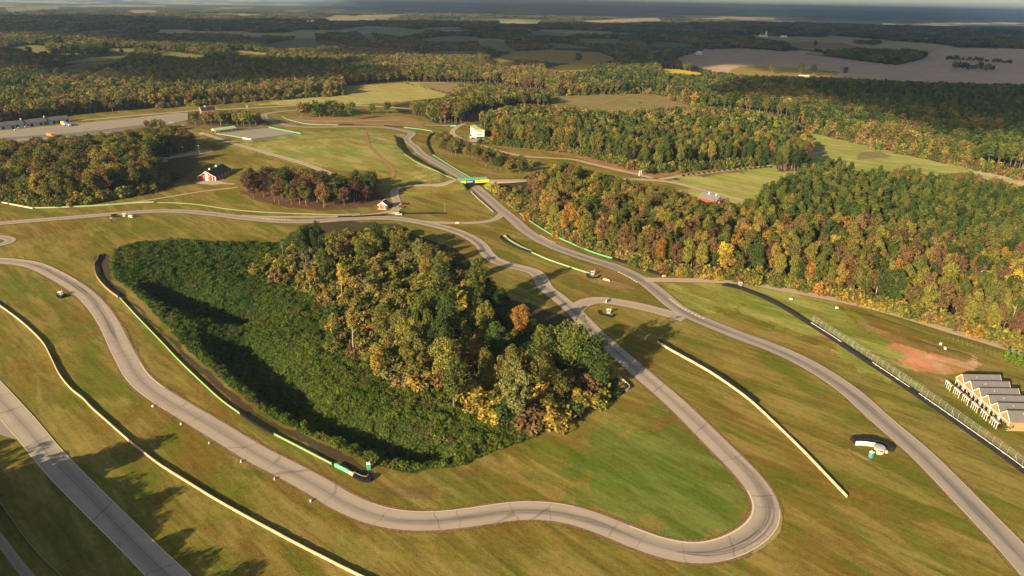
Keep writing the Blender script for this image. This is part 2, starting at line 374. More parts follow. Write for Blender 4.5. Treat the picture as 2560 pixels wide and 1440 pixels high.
def build_ground():
    deg = math.radians
    d = np.concatenate([np.arange(.11, .6, .02), np.arange(.6, 3, .035), np.arange(3, 15, .045), np.arange(15, 50, .085), np.arange(50, 90, 2.0)])
    rad = CAMH / np.tan(np.radians(d))[::-1]          # near to far
    az = np.concatenate([np.arange(-180, -52, 4.0), np.arange(-52, 52, .115), np.arange(52, 180, 4.0)])
    A, Rr = np.meshgrid(np.radians(az), rad)
    X = Rr * np.sin(A); Y = Rr * np.cos(A)
    Z = land(X, Y)
    nr, na = X.shape
    x, y, z = X.ravel(), Y.ravel(), Z.ravel()
    px, py = proj(x, y, z)
    front = y > 20
    # outlines wander a little on the ground
    r = np.hypot(x, y)
    sc = F / np.maximum(r, 60)
    wob = (fbm(x / 9, y / 9, 3, 3) - .5) * 5.0; wob2 = (fbm(x / 9, y / 9, 31, 3) - .5) * 5.0
    qx = px + np.clip(wob * sc, -14, 14); qy = py + np.clip(wob2 * sc * CAMH / np.maximum(r, 60), -5, 5)
    col = np.zeros((len(x), 4)); col[:, :3] = GRASS; col[:, 3] = .8
    # the open land far outside the picture is wood too
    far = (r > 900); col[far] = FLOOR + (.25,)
    cam = front & (px > -900) & (px < 3500)
    col[cam] = GRASS + (.8,)
    a1 = (fbm(x / 30, y / 30, 61, 2) - .5) * 34 + (fbm(x / 4.5, y / 4.5, 63, 3) - .5) * 22; a2 = (fbm(x / 30, y / 30, 71, 2) - .5) * 34 + (fbm(x / 4.5, y / 4.5, 73, 3) - .5) * 22
    gx, gy = px + np.clip(a1 * sc, -70, 70), py + np.clip(a2 * sc * CAMH / np.maximum(r, 60), -26, 26)
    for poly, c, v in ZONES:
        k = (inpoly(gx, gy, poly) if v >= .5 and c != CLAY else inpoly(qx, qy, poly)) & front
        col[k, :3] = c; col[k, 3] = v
    # distant land beyond the modelled trees: a patchwork of woods and openings
    f = sstep(4500, 7500, r)[:, None]
    pat = fbm(x / 700, y / 1500, 77, 4); op = sstep(.54, .60, pat)[:, None]
    dist = np.array([.030, .036, .018])[None] * (1 - op) + np.array([.19, .165, .08])[None] * op
    g_ = (sstep(2500, 2900, r) * sstep(.535, .575, fbm(x / 420, y / 700, 77, 3)))[:, None]
    hue = vnoise(x / 500, y / 350, 91)[:, None]; fc = np.array([.19, .20, .07]) * (1 - hue) + np.array([.31, .25, .12]) * hue
    wood = (np.abs(col[:, :3] - FLOOR).sum(1) < 1e-6)[:, None]
    col[:, :3] = np.where(wood, (col[:, :3] * (1 - g_) + fc * g_) * (1 - f) + dist * f, col[:, :3])
    i = np.arange(nr - 1)[:, None] * na + np.arange(na)[None]
    j = np.arange(nr - 1)[:, None] * na + (np.arange(na)[None] + 1) % na
    Q = np.stack([i, i + na, j + na, j], -1).reshape(-1, 4)
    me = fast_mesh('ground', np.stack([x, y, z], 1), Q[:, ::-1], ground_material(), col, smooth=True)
    o = bpy.data.objects.new('ground', me); COL.objects.link(o)
    tag(o, 'mown olive and straw coloured grass land rolling out to far woods and fields', kind='structure')
    return o
build_ground()

# ------------------------------------------------------------------ roads
def catmull(P, step):
    P = np.asarray(P, float); P = np.vstack([2 * P[0] - P[1], P, 2 * P[-1] - P[-2]])
    out = []
    for i in range(1, len(P) - 2):
        n = max(2, int(np.hypot(*(P[i + 1] - P[i])[:2]) / step))
        t = np.linspace(0, 1, n, endpoint=False)[:, None]
        a, b, c, d = P[i - 1], P[i], P[i + 1], P[i + 2]
        out.append(.5 * (2 * b + (c - a) * t + (2 * a - 5 * b + 4 * c - d) * t ** 2 + (3 * b - a - 3 * c + d) * t ** 3))
    out.append(P[-2][None]); return np.vstack(out)

def smooth_path(P, it=6):
    P = P.copy()
    for _ in range(it): P[1:-1] = .5 * P[1:-1] + .25 * (P[:-2] + P[2:])
    return P

def path(pxs, step=2.0, it=5): return smooth_path(catmull([hit(*p)[:2] for p in pxs], step), it)

def normals(P):
    T = np.gradient(P, axis=0); T /= np.linalg.norm(T, axis=1)[:, None] + 1e-9
    return np.stack([-T[:, 1], T[:, 0]], 1)

def ribbon(name, P, width, mat, lift, off=0.0, nx=5, parent=None, kind='structure', label=None, ragged=0.0, zf=None):
    N_ = normals(P); s = np.concatenate([[0], np.cumsum(np.linalg.norm(np.diff(P, axis=0), axis=1))])
    w = width if hasattr(width, '__len__') else np.full(len(P), width)
    u = np.linspace(-.5, .5, nx)
    wl = w + ragged * (fbm(s / 4, s * 0 + 3, 2, 3) - .5) * 2
    XY = P[:, None, :] + N_[:, None, :] * (off + u[None, :] * wl[:, None])[..., None]
    x, y = XY[..., 0].ravel(), XY[..., 1].ravel()
    z = (land(x, y) if zf is None else zf(x, y)) + lift + .00025 * np.hypot(x, y)
    UV = np.stack([np.broadcast_to(u + .5, XY.shape[:2]).ravel(), np.broadcast_to(s[:, None], XY.shape[:2]).ravel()], 1)
    n = len(P); i = (np.arange(n - 1)[:, None] * nx + np.arange(nx - 1)[None]).ravel()
    Q = np.stack([i, i + 1, i + nx + 1, i + nx], 1)
    me = fast_mesh(name, np.stack([x, y, z], 1), Q[:, ::-1] if False else Q, mat, uv=UV)
    o = bpy.data.objects.new(name, me); COL.objects.link(o)
    if parent is not None: o.parent = parent
    else: tag(o, label, kind=kind)
    return o

def asphalt(name, col, line=.5, cracks=True, seam=True, dirt=.11):
    m, nt, N, L, b = new_mat(name)
    uv = N.new('ShaderNodeUVMap').outputs[0]; pos = N.new('ShaderNodeNewGeometry').outputs['Position']
    sx = N.new('ShaderNodeSeparateXYZ'); L.new(uv, sx.inputs[0]); u, v = sx.outputs[0], sx.outputs[1]
    n1 = noise(nt, pos, .12, 4, .6); n2 = noise(nt, pos, 1.7, 4, .7)
    k = math_n(nt, 'ADD', math_n(nt, 'MULTIPLY', n1, .30), math_n(nt, 'MULTIPLY_ADD', n2, .22, .74))
    c = nd(nt, 'ShaderNodeRGB'); c.outputs[0].default_value = col + (1,)
    vm = N.new('ShaderNodeVectorMath'); vm.operation = 'SCALE'; L.new(c.outputs[0], vm.inputs[0]); L.new(k, vm.inputs['Scale'])
    out = vm.outputs[0]
    if line:
        cm = N.new('ShaderNodeCombineXYZ'); L.new(math_n(nt, 'MULTIPLY', u, 7.0), cm.inputs[0]); L.new(math_n(nt, 'MULTIPLY', v, .02), cm.inputs[1])
        ln = noise(nt, cm.outputs[0], 1.0, 4, .6, .3)
        wander = math_n(nt, 'MULTIPLY_ADD', noise(nt, _vec1(nt, v, .012), 1.0, 1), .9, .05)
        band = math_n(nt, 'SUBTRACT', 1.0, math_n(nt, 'MULTIPLY', math_n(nt, 'ABSOLUTE', math_n(nt, 'SUBTRACT', u, wander)), 3.4))
        band = ramp(nt, math_n(nt, 'MULTIPLY', math_n(nt, 'ADD', band, .15), math_n(nt, 'ADD', ln, .35)), .1, .9)
        out = mixc(nt, math_n(nt, 'MULTIPLY', band, line), out, (col[0] * .40, col[1] * .42, col[2] * .47))
    if seam:
        ds = math_n(nt, 'ABSOLUTE', math_n(nt, 'SUBTRACT', u, math_n(nt, 'MULTIPLY_ADD', noise(nt, _vec1(nt, v, .05), 1.0, 2), .05, .475)))
        out = mixc(nt, math_n(nt, 'MULTIPLY', ramp(nt, ds, .013, .005), .6), out, (.03, .028, .028))
    if cracks:
        wv = N.new('ShaderNodeCombineXYZ'); L.new(math_n(nt, 'MULTIPLY', u, .12), wv.inputs[1])
        L.new(math_n(nt, 'ADD', math_n(nt, 'MULTIPLY', v, .06), math_n(nt, 'MULTIPLY', noise(nt, pos, .35, 3), .14)), wv.inputs[0])
        vo = nd(nt, 'ShaderNodeTexVoronoi', feature='DISTANCE_TO_EDGE', i_Scale=1.0); L.new(wv.outputs[0], vo.inputs['Vector'])
        out = mixc(nt, math_n(nt, 'MULTIPLY', ramp(nt, vo.outputs['Distance'], .010, .003), .36), out, (.035, .032, .03))
    e = math_n(nt, 'ABSOLUTE', math_n(nt, 'SUBTRACT', u, .5))
    out = mixc(nt, math_n(nt, 'MULTIPLY', math_n(nt, 'MULTIPLY', ramp(nt, e, .36, .5), ramp(nt, n2, .3, .6)), dirt * 2.4), out, (.30, .23, .15))
    L.new(out, b.inputs['Base Color']); b.inputs['Roughness'].default_value = .85; b.inputs['Specular IOR Level'].default_value = .25
    return m

def _vec1(nt, v, k):
    c = nt.nodes.new('ShaderNodeCombineXYZ'); nt.links.new(math_n(nt, 'MULTIPLY', v, k), c.inputs[0]); return c.outputs[0]

def verge_mat(name, col):
    m, nt, N, L, b = new_mat(name)
    uv = N.new('ShaderNodeUVMap').outputs[0]; pos = N.new('ShaderNodeNewGeometry').outputs['Position']
    sx = N.new('ShaderNodeSeparateXYZ'); L.new(uv, sx.inputs[0])
    e = math_n(nt, 'MULTIPLY', math_n(nt, 'ABSOLUTE', math_n(nt, 'SUBTRACT', sx.outputs[0], .5)), 2.0)
    n = noise(nt, pos, .22, 4, .65); n2 = noise(nt, pos, 1.3, 3, .6)
    a = math_n(nt, 'SUBTRACT', math_n(nt, 'ADD', n, math_n(nt, 'MULTIPLY', n2, .35)), math_n(nt, 'MULTIPLY', ramp(nt, e, .55, 1.0), .62))
    c = mixc(nt, ramp(nt, n2, .35, .65), col, (col[0] * .62, col[1] * .62, col[2] * .6)); L.new(c, b.inputs['Base Color'])
    b.inputs['Roughness'].default_value = 1; b.inputs['Specular IOR Level'].default_value = .05
    L.new(ramp(nt, a, .30, .52), b.inputs['Alpha'])
    return m

ASPH = asphalt('aged_asphalt', (.305, .252, .198), .46)
ASPH_DARK = asphalt('dark_asphalt', (.262, .22, .182), .46, cracks=False)
CONC = asphalt('pale_concrete_lane', (.31, .258, .205), .45)
LANE = asphalt('narrow_lane_asphalt', (.31, .255, .185), .25, cracks=False, seam=False, dirt=.4)
GRAVEL = asphalt('gravel_lane', (.36, .275, .18), .2, cracks=False, seam=False, dirt=.5)
DIRT = verge_mat('orange_dirt', (.30, .17, .085))
VERGE = verge_mat('worn_verge', (.20, .125, .06))
LINE = M('edge_paint', (.50, .42, .28), .7, .3, 3)
KERB = M('kerb_paint', (.52, .44, .25), .7, .25, 2)

TRACK_NEAR = [(-260, 668), (-150, 655), (-60, 650), (0, 652), (69, 660), (115, 676), (178, 711), (218, 741), (251, 777), (278, 820), (300, 867), (318, 900), (333, 928), (352, 952), (379, 975), (416, 1000), (459, 1026), (514, 1059), (590, 1105), (649, 1141), (701, 1166),
    (757, 1196), (814, 1228), (849, 1251), (911, 1279), (963, 1295), (1027, 1303), (1100, 1302), (1179, 1293), (1254, 1281), (1306, 1276), (1361, 1277), (1430, 1287), (1503, 1311), (1560, 1335), (1617, 1357), (1660, 1372), (1724, 1383), (1778, 1381),
    (1831, 1366), (1876, 1342), (1909, 1312), (1920, 1284), (1915, 1254), (1898, 1224), (1870, 1189), (1844, 1161), (1806, 1124), (1769, 1087), (1724, 1042), (1673, 994), (1606, 937), (1574, 908), (1531, 871), (1489, 834), (1459, 804), (1437, 780), (1411, 757), (1389, 739),
    (1366, 722), (1356, 708), (1351, 694), (1340, 682), (1320, 674), (1292, 668), (1262, 661), (1234, 650), (1216, 634), (1207, 617), (1183, 598), (1150, 582), (1108, 569), (1056, 557), (1003, 548), (955, 545), (900, 546), (846, 549), (797, 553), (737, 554), (682, 552), (600, 544), (547, 537), (465, 529), (383, 528), (301, 534),
    (191, 543), (82, 552), (0, 559), (-120, 572), (-260, 590)]
TRACK_FAR = [(2700, 1570), (2630, 1486), (2579, 1425), (2522, 1361), (2466, 1303), (2410, 1245), (2359, 1192), (2305, 1138), (2249, 1089), (2207, 1054), (2168, 1018), (2129, 983), (2087, 952), (2039, 922), (2001, 901), (1963, 883), (1915, 863), (1860, 844), (1797, 819), (1742, 796), (1694, 771),
    (1667, 749), (1639, 725), (1611, 704), (1575, 684), (1533, 666), (1486, 652), (1431, 634), (1383, 616), (1344, 597), (1308, 572), (1283, 549), (1256, 527), (1229, 503), (1189, 468), (1161, 448), (1120, 424), (1078, 400), (1050, 382), (1039, 369), (1023, 357), (1017, 348), (1026, 340), (1029, 333), (1010, 327), (983, 322), (942, 318),
    (873, 317), (819, 318), (764, 318), (723, 314), (690, 307), (668, 299), (659, 292), (664, 286), (690, 281), (730, 277), (800, 274)]
def place_road(pts, w, mat, name, label, lift=.05, verge=2.6, **kw):
    P = path(pts)
    if verge: ribbon('road_verge', P, w + verge * 2, VERGE, lift - .03, label='brown earth edging ' + label, nx=9)
    return P, ribbon(name, P, w, mat, lift, label=label, **kw)

P_NEAR, r_near = place_road(TRACK_NEAR, 8.1, ASPH, 'race_track', 'the grey asphalt track winding round the vine covered bowl', .060)
P_FAR, r_far = place_road(TRACK_FAR, 8.7, ASPH_DARK, 'race_track', 'the grey track sweeping from the bridge past the gabled cottages', .072)
LOTS = []
def lot(pxs, mat, name, label, lift):
    P = np.array([hit(*p)[:2] for p in pxs])
    # a fine sheet clipped to its outline so that it follows the land
    c = P.mean(0)
    n = max(3, int(np.linalg.norm(P - c, axis=1).max() / 6)); V, Q = [], []
    ring = []
    for a, b in zip(P, np.roll(P, -1, 0)):
        m = max(1, int(np.linalg.norm(b - a) / 5)); ring += [a + (b - a) * t for t in np.linspace(0, 1, m, endpoint=False)]
    ring = np.array(ring); k = len(ring)
    XY = np.vstack([c + (ring - c) * t for t in np.linspace(.02, 1, n)])
    Z = land(XY[:, 0], XY[:, 1]) + lift + .00025 * np.hypot(XY[:, 0], XY[:, 1])
    i = (np.arange(n - 1)[:, None] * k + np.arange(k)[None]).ravel(); j = (np.arange(n - 1)[:, None] * k + (np.arange(k)[None] + 1) % k).ravel()
    me = fast_mesh(name, np.column_stack([XY, Z]), np.stack([i, j, j + k, i + k], 1)[:, ::-1], mat, uv=np.column_stack([np.full(len(XY), .3), XY[:, 0] + XY[:, 1]]))
    o = bpy.data.objects.new(name, me); COL.objects.link(o); return tag(o, label, kind='structure')
PAVED = M('worn_paving', (.23, .195, .155), .9, .22, .05)
PAVED_DARK = M('dark_paving', (.13, .115, .105), .9, .2, .05)
COURT = M('pale_court', (.33, .26, .20), .9, .2, .1)
# wide straight in the lower left corner, from its two edges
def strip(lpx, rpx, mat, name, label, lift):
    A, B = path(lpx, 3), path(rpx, 3); n = 160
    def rs(Q):
        s = np.concatenate([[0], np.cumsum(np.linalg.norm(np.diff(Q, axis=0), axis=1))]); t = np.linspace(0, s[-1], n)
        return np.stack([np.interp(t, s, Q[:, 0]), np.interp(t, s, Q[:, 1])], 1)
    A, B = rs(A), rs(B); P = (A + B) / 2
    P = smooth_path(P, 4); nn = normals(P); off = ((A - P) * nn).sum(1) + ((B - P) * nn).sum(1)
    P = P + nn * off[:, None] / 2; return P, ribbon(name, P, np.abs(((A - B) * nn).sum(1)), mat, lift, label=label)
P_STR, r_str = strip([(-160, 900), (0, 1048), (49, 1104), (112, 1181), (206, 1279), (292, 1365), (364, 1440), (480, 1560)], [(-110, 830), (0, 952), (82, 1040), (161, 1132), (277, 1249), (397, 1365), (480, 1442), (620, 1575)], CONC, 'race_track', 'the wide pale straight crossing the lower left corner', .064)
lot([(-140, 985), (0, 1046), (48, 1103), (0, 1087), (-140, 1062)], PAVED, 'pit_lane', 'pale paving joining the wide straight at the left edge', .055)
for (pxs, w, mat, nm, lb, lift, vg) in [
    ([(1612, 700), (1640, 700), (1700, 701), (1755, 702), (1839, 705), (1900, 713), (1943, 722), (2027, 737), (2110, 754), (2193, 773), (2277, 797), (2360, 823), (2443, 848), (2510, 868), (2580, 892), (2700, 935)], 6.0, GRAVEL, 'gravel_road', 'pale gravel road running along the front of the right-hand wood', .084, 1.6),
    ([(1437, 776), (1443, 768), (1454, 759), (1475, 752), (1506, 750), (1547, 756), (1603, 767), (1658, 781), (1712, 797)], 8.4, LANE, 'link_road', 'grey link road curving past the single white and orange barrier block', .045, 2.0),
    ([(1060, 555), (1100, 557), (1144, 558), (1190, 557), (1225, 553), (1246, 544), (1258, 530)], 5.2, LANE, 'link_road', 'narrow link road joining the two tracks below the bridge', .045, 1.2),
    ([(600, 540), (680, 543), (760, 543), (850, 541), (930, 537), (985, 527), (1000, 520)], 4.6, LANE, 'access_lane', 'narrow lane beside the long black tyre wall below the red grove', .040, 0),
    ([(980, 536), (992, 520), (993, 508), (988, 495), (986, 480), (994, 470), (1020, 466), (1060, 464), (1110, 461), (1150, 458)], 6.5, LANE, 'access_lane', 'lane climbing from the red hut to the bridge', .090, 0),
    ([(1224, 453), (1270, 452), (1315, 451), (1400, 449), (1480, 448), (1532, 448), (1583, 449), (1637, 451), (1687, 458), (1720, 466), (1760, 477), (1815, 491), (1880, 508)], 7.0, GRAVEL, 'access_lane', 'pale lane running from the bridge to the barn with two white cupolas', .090, 1.2),
    ([(1062, 313), (1110, 314), (1150, 314)], 5.0, LANE, 'access_lane', 'short pale lane leading to the white three storey house', .05, 0),
    ([(1160, 310), (1150, 314), (1138, 321), (1131, 329), (1134, 337), (1147, 345), (1165, 353), (1190, 362), (1214, 368), (1255, 380), (1309, 391), (1364, 395), (1432, 399), (1473, 409), (1528, 422), (1583, 434), (1632, 446)], 6.0, GRAVEL, 'access_lane', 'pale lane curving round the white house and along the pines', .095, 1.0),
    ([(1650, 449), (1692, 442), (1747, 435), (1829, 425), (1900, 417), (1938, 411)], 6.0, GRAVEL, 'access_lane', 'pale lane beside the row of round bushes', .10, 1.0),
    ([(1995, 391), (2030, 387), (2056, 381), (2052, 375), (2032, 371)], 5.0, LANE, 'access_lane', 'small lane bend at the edge of the bright green meadow', .05, 0),
    ([(500, 332), (520, 338), (574, 356), (629, 372), (682, 387), (764, 411), (846, 443), (860, 449)], 6.4, LANE, 'access_lane', 'straight grey lane crossing the grassy infield hill', .05, 1.0),
    ([(485, 455), (530, 457), (560, 459), (586, 461)], 4.0, GRAVEL, 'access_lane', 'pale lane in front of the black roofed red barn', .05, 1.0),
    ([(595, 469), (520, 477), (438, 490), (356, 503), (300, 509)], 3.0, GRAVEL, 'access_lane', 'thin pale lane below the black roofed red barn', .05, 1.0),
    ([(-30, 1310), (0, 1350), (35, 1397), (72, 1442), (130, 1510)], 2.4, LANE, 'footpath', 'narrow grey path in the shaded lower left corner', .05, 0),
    ([(-20, 592), (10, 594), (30, 600), (16, 609), (-30, 618)], 6.0, ASPH, 'race_track', 'tip of a grey hairpin bend at the left edge', .05, 1.5),
    ([(-200, 335), (0, 317), (165, 305), (330, 290), (440, 281), (520, 275), (583, 273), (640, 270), (750, 264), (850, 262), (960, 268), (1060, 274)], 9.0, LANE, 'race_track', 'far straight behind the long dark roofed pit building', .06, 0),
    ([(735, 300), (800, 303), (900, 303), (1000, 300)], 4.0, LANE, 'access_lane', 'faint lane below the grove of round oaks', .05, 0),
]:
    place_road([p for p in pxs], w, mat, nm, lb, lift, vg)
for (pxs, w, lb) in [([(914, 330), (917, 345), (923, 365), (944, 386), (966, 406), (981, 422), (984, 436), (976, 452)], 4.2, 'orange dirt trail running down the grassy infield hill'),
                     ([(1500, 262), (1540, 248), (1600, 236), (1650, 243), (1700, 262), (1745, 272)], 10, 'pale dirt trail round the far clearing'),
                     ([(2150, 808), (2170, 815), (2200, 826), (2222, 836)], 3.4, 'raw red dirt cut beside the gravel road'),
                     ([(1190, 415), (1225, 430), (1262, 447)], 2.2, 'bare dirt ditch between the track and the small trees')]:
    ribbon('dirt_path', path(pxs), w, DIRT, .045, label=lb, nx=9)
lot([(-200, 345), (0, 327), (165, 312), (330, 296), (440, 283), (470, 282), (470, 300), (420, 312), (340, 322), (235, 339), (150, 352), (0, 362), (-200, 385)], PAVED, 'paddock', 'wide pale paved paddock in front of the pit building', .05)
lot([(-200, 366), (0, 345), (165, 334), (330, 318), (420, 306), (400, 314), (300, 327), (180, 341), (90, 345), (0, 352)], PAVED_DARK, 'paddock', 'darker asphalt strip along the near side of the paddock', .13)
lot([(545, 334), (670, 320), (743, 333), (628, 348)], PAVED, 'car_park', 'walled grey paved rectangle beside the green roofed pavilion', .05)
lot([(385, 396), (440, 390), (500, 376), (532, 374), (534, 379), (505, 385), (450, 394), (398, 402)], COURT, 'gravel_court', 'pale gravel court beside the left-hand wood', .05)
lot([(1158, 346), (1180, 349), (1212, 345), (1210, 352), (1185, 356), (1165, 353)], COURT, 'forecourt', 'pale forecourt of the white three storey house', .06)
lot([(505, 452), (545, 453), (575, 459), (530, 463), (490, 459)], COURT, 'forecourt', 'pale yard before the black roofed red barn', .06)

def line_px(pxs, w, mat, name, parent, lift=.10):
    Pl = path(pxs, 1.5, 2)
    for r_, P_, rw in ((r_near, P_NEAR, 8.1), (r_far, P_FAR, 8.7)):
        if parent is r_:           # painted lines keep to the edge of their road
            i0, i1 = (int(np.argmin(np.hypot(*(P_ - q).T))) for q in (Pl[0], Pl[-1]))
            seg = P_[min(i0, i1):max(i0, i1) + 1]
            if len(seg) > 4:
                nn = normals(seg); mid = seg[len(seg) // 2]; q = Pl[int(np.argmin(np.hypot(*(Pl - mid).T)))]
                return ribbon(name, seg, w, mat, lift, off=(1 if (q - mid) @ nn[len(seg) // 2] > 0 else -1) * (rw / 2 - w / 2 - .05), nx=2, parent=parent)
    return ribbon(name, Pl, w, mat, lift, nx=2, parent=parent)
for pxs, w in [([(1560, 1317), (1625, 1339), (1660, 1351), (1698, 1361), (1735, 1365), (1791, 1358), (1840, 1336), (1870, 1309), (1885, 1282), (1886, 1256), (1872, 1232)], .55),
               ([(925, 1264), (969, 1277), (1025, 1283), (1100, 1282), (1175, 1274), (1250, 1262), (1306, 1258), (1362, 1259), (1437, 1269)], .30),
               ([(0, 643), (60, 648), (104, 660), (150, 682), (193, 703)], .5), ([(345, 908), (362, 930), (385, 952), (411, 972)], .5),
               ([(208, 752), (235, 790), (258, 840), (280, 895), (306, 935), (350, 982), (420, 1023)], .28),
               ([(1222, 630), (1229, 641), (1245, 652), (1262, 660)], .4), ([(1395, 715), (1372, 700), (1371, 690), (1358, 676)], .5), ([(1560, 1225), (1500, 1190)], .01),
               ([(1948, 1270), (1946, 1295), (1915, 1336), (1870, 1374), (1821, 1396)], .25), ([(1560, 1225), (1500, 1190)], .01)]:
    if w > .05: line_px(pxs, w, LINE, 'edge_line', r_near)
for pxs, w in [([(1962, 866), (2058, 918), (2148, 985), (2230, 1046), (2335, 1136), (2447, 1252), (2560, 1372)], .25), ([(1975, 900), (2073, 957), (2144, 1020), (2222, 1095), (2328, 1192), (2429, 1294), (2560, 1433)], .2), ([(1700, 792), (1640, 735), (1610, 712)], .3)]:
    line_px(pxs, w, LINE, 'edge_line', r_far)
for pxs, w in [([(0, 1048), (49, 1104), (112, 1181), (206, 1279), (292, 1365), (364, 1440)], .3), ([(0, 952), (82, 1040), (161, 1132), (277, 1249), (397, 1365), (480, 1442)], .22)]:
    line_px(pxs, w, LINE, 'edge_line', r_str)
for pxs, par in [([(1352, 589), (1368, 599), (1387, 607)], r_far), ([(1548, 681), (1570, 692), (1592, 706)], r_far), ([(1676, 749), (1705, 770), (1735, 786), (1766, 800)], r_far), ([(657, 546), (700, 549), (736, 551)], r_near)]:
    P = path(pxs, 1.0, 1); s = np.concatenate([[0], np.cumsum(np.linalg.norm(np.diff(P, axis=0), axis=1))])
    mb = MB(); a = 0
    while a < s[-1]:
        x, y = np.interp(a, s, P[:, 0]), np.interp(a, s, P[:, 1]); x2, y2 = np.interp(a + .5, s, P[:, 0]), np.interp(a + .5, s, P[:, 1])
        mb.box((x, y, land1(x, y) + .02), (1.25, 1.0, .22), math.atan2(y2 - y, x2 - x), top=.9); a += 2.3
    mb.build('kerb', KERB, par)
def taper(P, w, L_=18.0):
    s = np.concatenate([[0], np.cumsum(np.linalg.norm(np.diff(P, axis=0), axis=1))]); L_ = min(L_, s[-1] * .4)
    return w * np.clip(np.minimum(s, s[-1] - s) / L_, .03, 1) ** .6
def skid_mat(name, amt):
    m, nt, N, L, b = new_mat(name)
    uv = N.new('ShaderNodeUVMap').outputs[0]; sx = N.new('ShaderNodeSeparateXYZ'); L.new(uv, sx.inputs[0]); u, v = sx.outputs[0], sx.outputs[1]
    cm = N.new('ShaderNodeCombineXYZ'); L.new(math_n(nt, 'MULTIPLY', u, 9.0), cm.inputs[0]); L.new(math_n(nt, 'MULTIPLY', v, .035), cm.inputs[1])
    n = ramp(nt, noise(nt, cm.outputs[0], 1.0, 5, .65, .4), .42, .66)
    n2 = noise(nt, _vec1(nt, v, .03), 1.0, 3)
    e = ramp(nt, math_n(nt, 'ABSOLUTE', math_n(nt, 'SUBTRACT', u, .5)), .5, .22)
    b.inputs['Base Color'].default_value = (.055, .052, .055, 1); b.inputs['Roughness'].default_value = .7
    L.new(math_n(nt, 'MULTIPLY', math_n(nt, 'MULTIPLY', math_n(nt, 'MULTIPLY', n, e), ramp(nt, n2, .25, .6)), amt), b.inputs['Alpha']); return m
SKID, SKID2 = skid_mat('rubber_marks', .75), skid_mat('faint_rubber_marks', .45)
for pxs, w, m_, par in [([(1835, 1140), (1868, 1172), (1902, 1215), (1926, 1262), (1930, 1298), (1898, 1342), (1842, 1374), (1770, 1388), (1690, 1380)], 4.6, SKID, r_near), ([(960, 1300), (1027, 1307), (1100, 1305), (1200, 1291), (1300, 1277), (1400, 1283), (1500, 1311), (1600, 1352)], 3.6, SKID2, r_near),
                        ([(60, 656), (110, 671), (170, 704), (225, 745), (262, 795), (292, 850)], 3.6, SKID, r_near), ([(1060, 557), (1130, 575), (1190, 604), (1215, 636), (1255, 663), (1320, 676)], 3.4, SKID, r_near), ([(300, 533), (420, 527), (540, 536), (680, 551), (800, 554), (950, 546), (1040, 553)], 3.4, SKID2, r_near),
                        ([(1360, 715), (1400, 748), (1450, 796), (1520, 863), (1590, 922)], 3.0, SKID2, r_near), ([(1380, 617), (1480, 652), (1560, 682), (1620, 716), (1680, 764), (1740, 797), (1850, 841)], 3.6, SKID, r_far), ([(1850, 841), (1990, 897), (2120, 977), (2250, 1090), (2400, 1237), (2560, 1405)], 3.8, SKID2, r_far)]:
    Pm = path(pxs); ribbon('rubber_marks', Pm, taper(Pm, w), m_, .115, nx=9, parent=par)
RUT = verge_mat('bare_rut', (.085, .055, .022)); STRAWV = verge_mat('dry_straw', (.30, .235, .095))
for pxs, w, m_, lb in [([(1948, 1268), (1952, 1300), (1930, 1345), (1880, 1384)], 3.0, STRAWV, 'pale worn straw along the outside of the hairpin'), ([(1690, 1000), (1760, 1062), (1830, 1130), (1890, 1200), (1938, 1250)], 2.0, STRAWV, 'pale worn straw beside the track into the hairpin'),
                       ([(2085, 768), (2150, 782), (2230, 806), (2320, 836)], 1.6, RUT, 'dark ditch below the gravel road'), ([(2270, 840), (2340, 868), (2400, 880), (2470, 912)], 1.4, RUT, 'second dark ditch above the red dirt patch'),
                       ([(700, 660), (500, 640), (330, 595)], .01, RUT, '')]:
    Pm = path(pxs)
    if w > .1: ribbon('worn_strip', Pm, taper(Pm, w), m_, .035, label=lb, nx=9)
# long lot polygons keep their plain names; skid marks round the hairpin are part of the asphalt
# ------------------------------------------------------------------ barriers
RUBBER = M('black_rubber', (.010, .010, .011), .7, .3, 2, .25)
RUBBER_G = M('dusty_rubber', (.035, .034, .034), .8, .3, 2, .2)
TANWALL = M('sunbleached_concrete', (.40, .285, .175), .85, .2, .6)
CREAM = M('cream_concrete', (.44, .35, .225), .85, .2, .6)
PALEGREEN = M('pale_green_paint', (.095, .25, .13), .6, .16, .5)
MINT = M('mint_green_paint', (.12, .50, .27), .5, .16, .5)
TRACKGREEN = M('track_green_paint', (.045, .26, .14), .5, .18, .5)
LIMEGREEN = M('weathered_green_paint', (.175, .26, .125), .6, .2, .5)
STEEL = M('galvanised_steel', (.24, .24, .21), .5, .15, 3, .5, .3)
WHITE = M('white_paint', (.60, .56, .49), .55, .10, 1.5)
GREYP = M('grey_paint', (.30, .30, .30), .6, .15, 2)
WOOD = M('weathered_timber', (.22, .15, .09), .9, .25, 2)
GLASS = M('dark_glass', (.02, .025, .03), .1, .1, 1, .6)
TYRE_V, TYRE_F = [], []
for r, z in ((.33, .02), (.35, .11), (.33, .20), (.19, .20), (.19, .02)):
    for k in range(10):
        TYRE_V.append((r * math.cos(k * math.pi / 5), r * math.sin(k * math.pi / 5), z))
for a in range(4):
    for k in range(10):
        TYRE_F.append((a * 10 + k, a * 10 + (k + 1) % 10, (a + 1) * 10 + (k + 1) % 10, (a + 1) * 10 + k))
TYRE_V = np.array(TYRE_V)

def wpath(pxs, step=1.0, it=2): return smooth_path(catmull([hit(*p)[:2] for p in pxs], step), it)
def along(P, step):
    s = np.concatenate([[0], np.cumsum(np.linalg.norm(np.diff(P, axis=0), axis=1))])
    t = np.arange(0, s[-1], step); return np.stack([np.interp(t, s, P[:, 0]), np.interp(t, s, P[:, 1])], 1)

